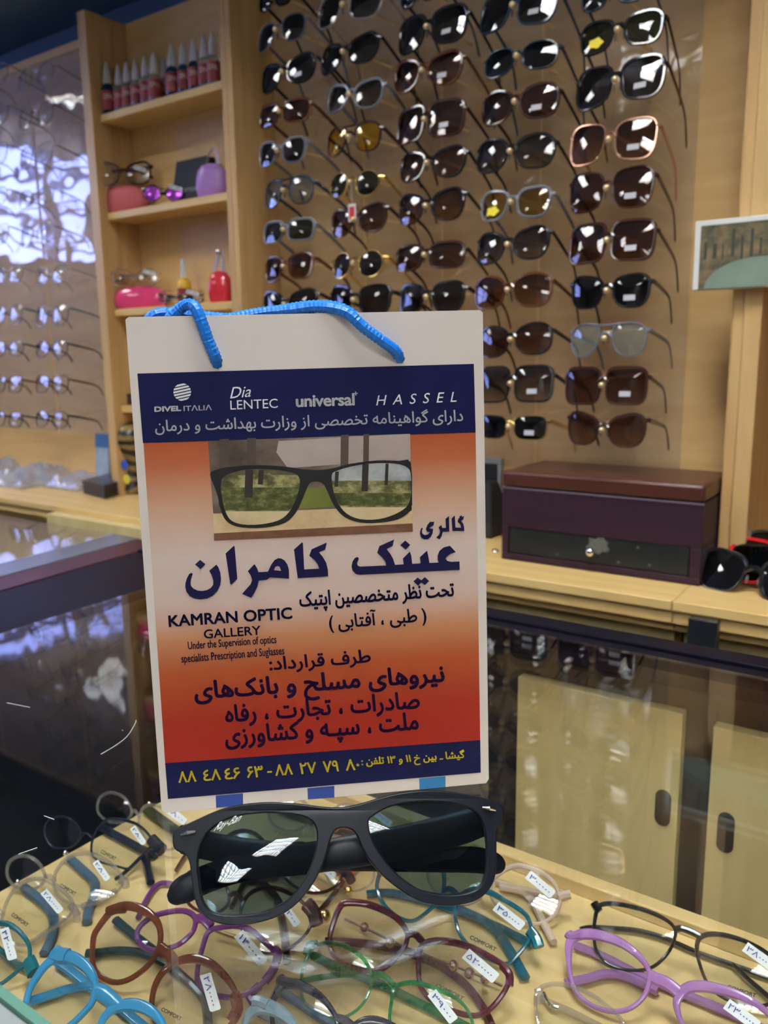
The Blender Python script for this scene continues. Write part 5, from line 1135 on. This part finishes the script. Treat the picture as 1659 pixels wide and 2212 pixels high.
for k, (dx, dz, cc, nm) in enumerate(((-.018, .058, (.75, .18, .35), 'pink_petals'), (.018, .066, (.03, .10, .55), 'blue_petals'), (.022, .035, (.65, .60, .05), 'yellow_petals'), (-.014, .045, (.7, .45, .25), 'peach_petals'))):
    g = G()
    for a in range(6): g.sphere((P.x+dx+.006*math.cos(a*PI/3), yv_-.03, ZL+dz+.006*math.sin(a*PI/3)), .0055, 8, (1, .5, 1))
    obj('flower', g, pbr(nm, cc, .6), vs)
# blue and white packet, black boxes, plastic wrapped frames on the left of the ledge
P = onz(226, 1045, ZL)
pk = thing('blue_packet', 'upright pale blue plastic packet leaning on the left post', 'packet', (P.x, P.y, ZL))
obj('sleeve', G().loft([[(P.x-.034, P.y, ZL+.001), (P.x+.014, P.y, ZL+.001), (P.x+.014, P.y+.012, ZL+.001), (P.x-.034, P.y+.012, ZL+.001)], [(P.x-.036, P.y+.012, ZL+.118), (P.x+.012, P.y+.012, ZL+.118), (P.x+.012, P.y+.018, ZL+.118), (P.x-.020, P.y+.018, ZL+.118)]]), pbr('pale_blue_plastic', (.42, .52, .66), .25, var=.3, vscale=60), pk, bevel=.002)
obj('printed_top', G().loft([[(P.x-.0362, P.y+.0075, ZL+.085), (P.x+.0125, P.y+.0075, ZL+.085), (P.x+.0125, P.y+.009, ZL+.085), (P.x-.0362, P.y+.009, ZL+.085)], [(P.x-.0366, P.y+.0112, ZL+.117), (P.x+.0125, P.y+.0112, ZL+.117), (P.x+.0125, P.y+.012, ZL+.117), (P.x-.0366, P.y+.012, ZL+.117)]]), pbr('blue_packet_print', (.08, .20, .50), .3), pk, smooth=False)
P = onz(215, 1078, ZL)
b2 = thing('black_gift_box', 'small black lidded box on the worktop left of the bag', 'box', (P.x, P.y, ZL))
q1, q2, q3 = onz(180, 1066, ZL), onz(226, 1079, ZL), onz(283, 1062, ZL); q4 = q1+q3-q2
for nm, k, za, zb2, mm in (('box_base', 0, .001, .020, pbr('black_card', (.014, .014, .02), .4)), ('box_lid', .002, .0205, .030, pbr('black_card_lid', (.022, .022, .03), .35))):
    c_ = (q1+q3)/2
    obj(nm, G().loft([[c_+(q-c_)*(1+k*10)+Vector((0, 0, z)) for q in (q1, q2, q3, q4)] for z in (za, zb2)]), mm, b2, bevel=.001)
PLAS = clear('crumpled_plastic', (.88, .88, .92), 1.6, haze=.28, hazec=(.75, .76, .85), rough=.12)
rr = random.Random(11)
pls = [(10, 1020, .15, 'farthest left'), (50, 1045, .14, 'front left'), (105, 1032, .14, 'in the middle'), (140, 1012, .12, 'at the back centre'), (165, 1052, .11, 'front right'), (212, 1020, .10, 'rightmost, against the packet')]
for i, (u, v, s, wd) in enumerate(pls):
    P = onz(u, v, ZL); g = G(); N = 26; rings = []
    for a in range(N+1):
        rings.append([])
        for b in range(N):
            x = s*1.2*(a/N-.5); y = s*1.0*(b/(N-1)-.5)
            e = max(0, 1-max(abs(a/N-.5)*2, abs(b/(N-1)-.5)*2)**3)
            z = .001+e*(.030+.022*noise.noise(Vector((x*22+i*5, y*22, i)))+.008*noise.noise(Vector((x*75, y*75, i*3)))+.004*noise.noise(Vector((x*200, y*200, i*3))))
            rings[-1].append((P.x+x, P.y+y*.8, ZL+max(.0006, z)))
    g.loft(rings, False, False)
    t = thing('plastic_sleeve', f'crumpled clear plastic sleeve on the left worktop, {wd} of the heap', 'plastic bag', (P.x, P.y, ZL), 'plastic sleeves heaped on the left worktop')
    o = obj('film', g, PLAS, t)
    sm = o.modifiers.new('thickness', 'SOLIDIFY'); sm.thickness = .0004
    # a spectacle frame wrapped inside
    rg = G()
    for sgn in (-1, 1):
        rg.tube([(P.x+sgn*.022+.018*math.cos(a), P.y+.004*math.sin(a), ZL+.012+.010*math.sin(a)) for a in [2*PI*k/16 for k in range(17)]], .0012, 6)
    rg.tube([(P.x-.004, P.y, ZL+.014), (P.x+.004, P.y, ZL+.014)], .0012, 6)
    obj('wrapped_frame', rg, [FMET, FG, FBR, FR, FMET, FG][i], t)
P = onz(40, 985, ZL)
g = G()
t = thing('snack_packets', 'low pile of patterned packets with an orange tip at the far left', 'packets', (P.x, P.y, ZL))
rings = []
for a in range(13):
    x = .24*(a/12-.5)-.02
    rings.append([(P.x+x, P.y-.03+.06*b/8, ZL+.001+max(0, math.sin(PI*b/8))*(.016+.010*noise.noise(Vector((x*40, b, 2))))*(1 if a < 11 else .4)) for b in range(9)])
g.loft(rings, False, False); obj('wrapper', g, forest('patterned_wrapper', [(.10, .03, .04), (.40, .36, .33), (.16, .05, .06), (.6, .56, .5)], 60), t)
q = onz(62, 988, ZL+.014); obj('orange_tip', G().sphere((q.x, q.y, ZL+.019), .010, 12, (1.2, .7, .5)), pbr('orange_plastic', (.85, .20, .04), .4), t)
for o in list(col.objects):
    if '_w' in o: del o['_w']
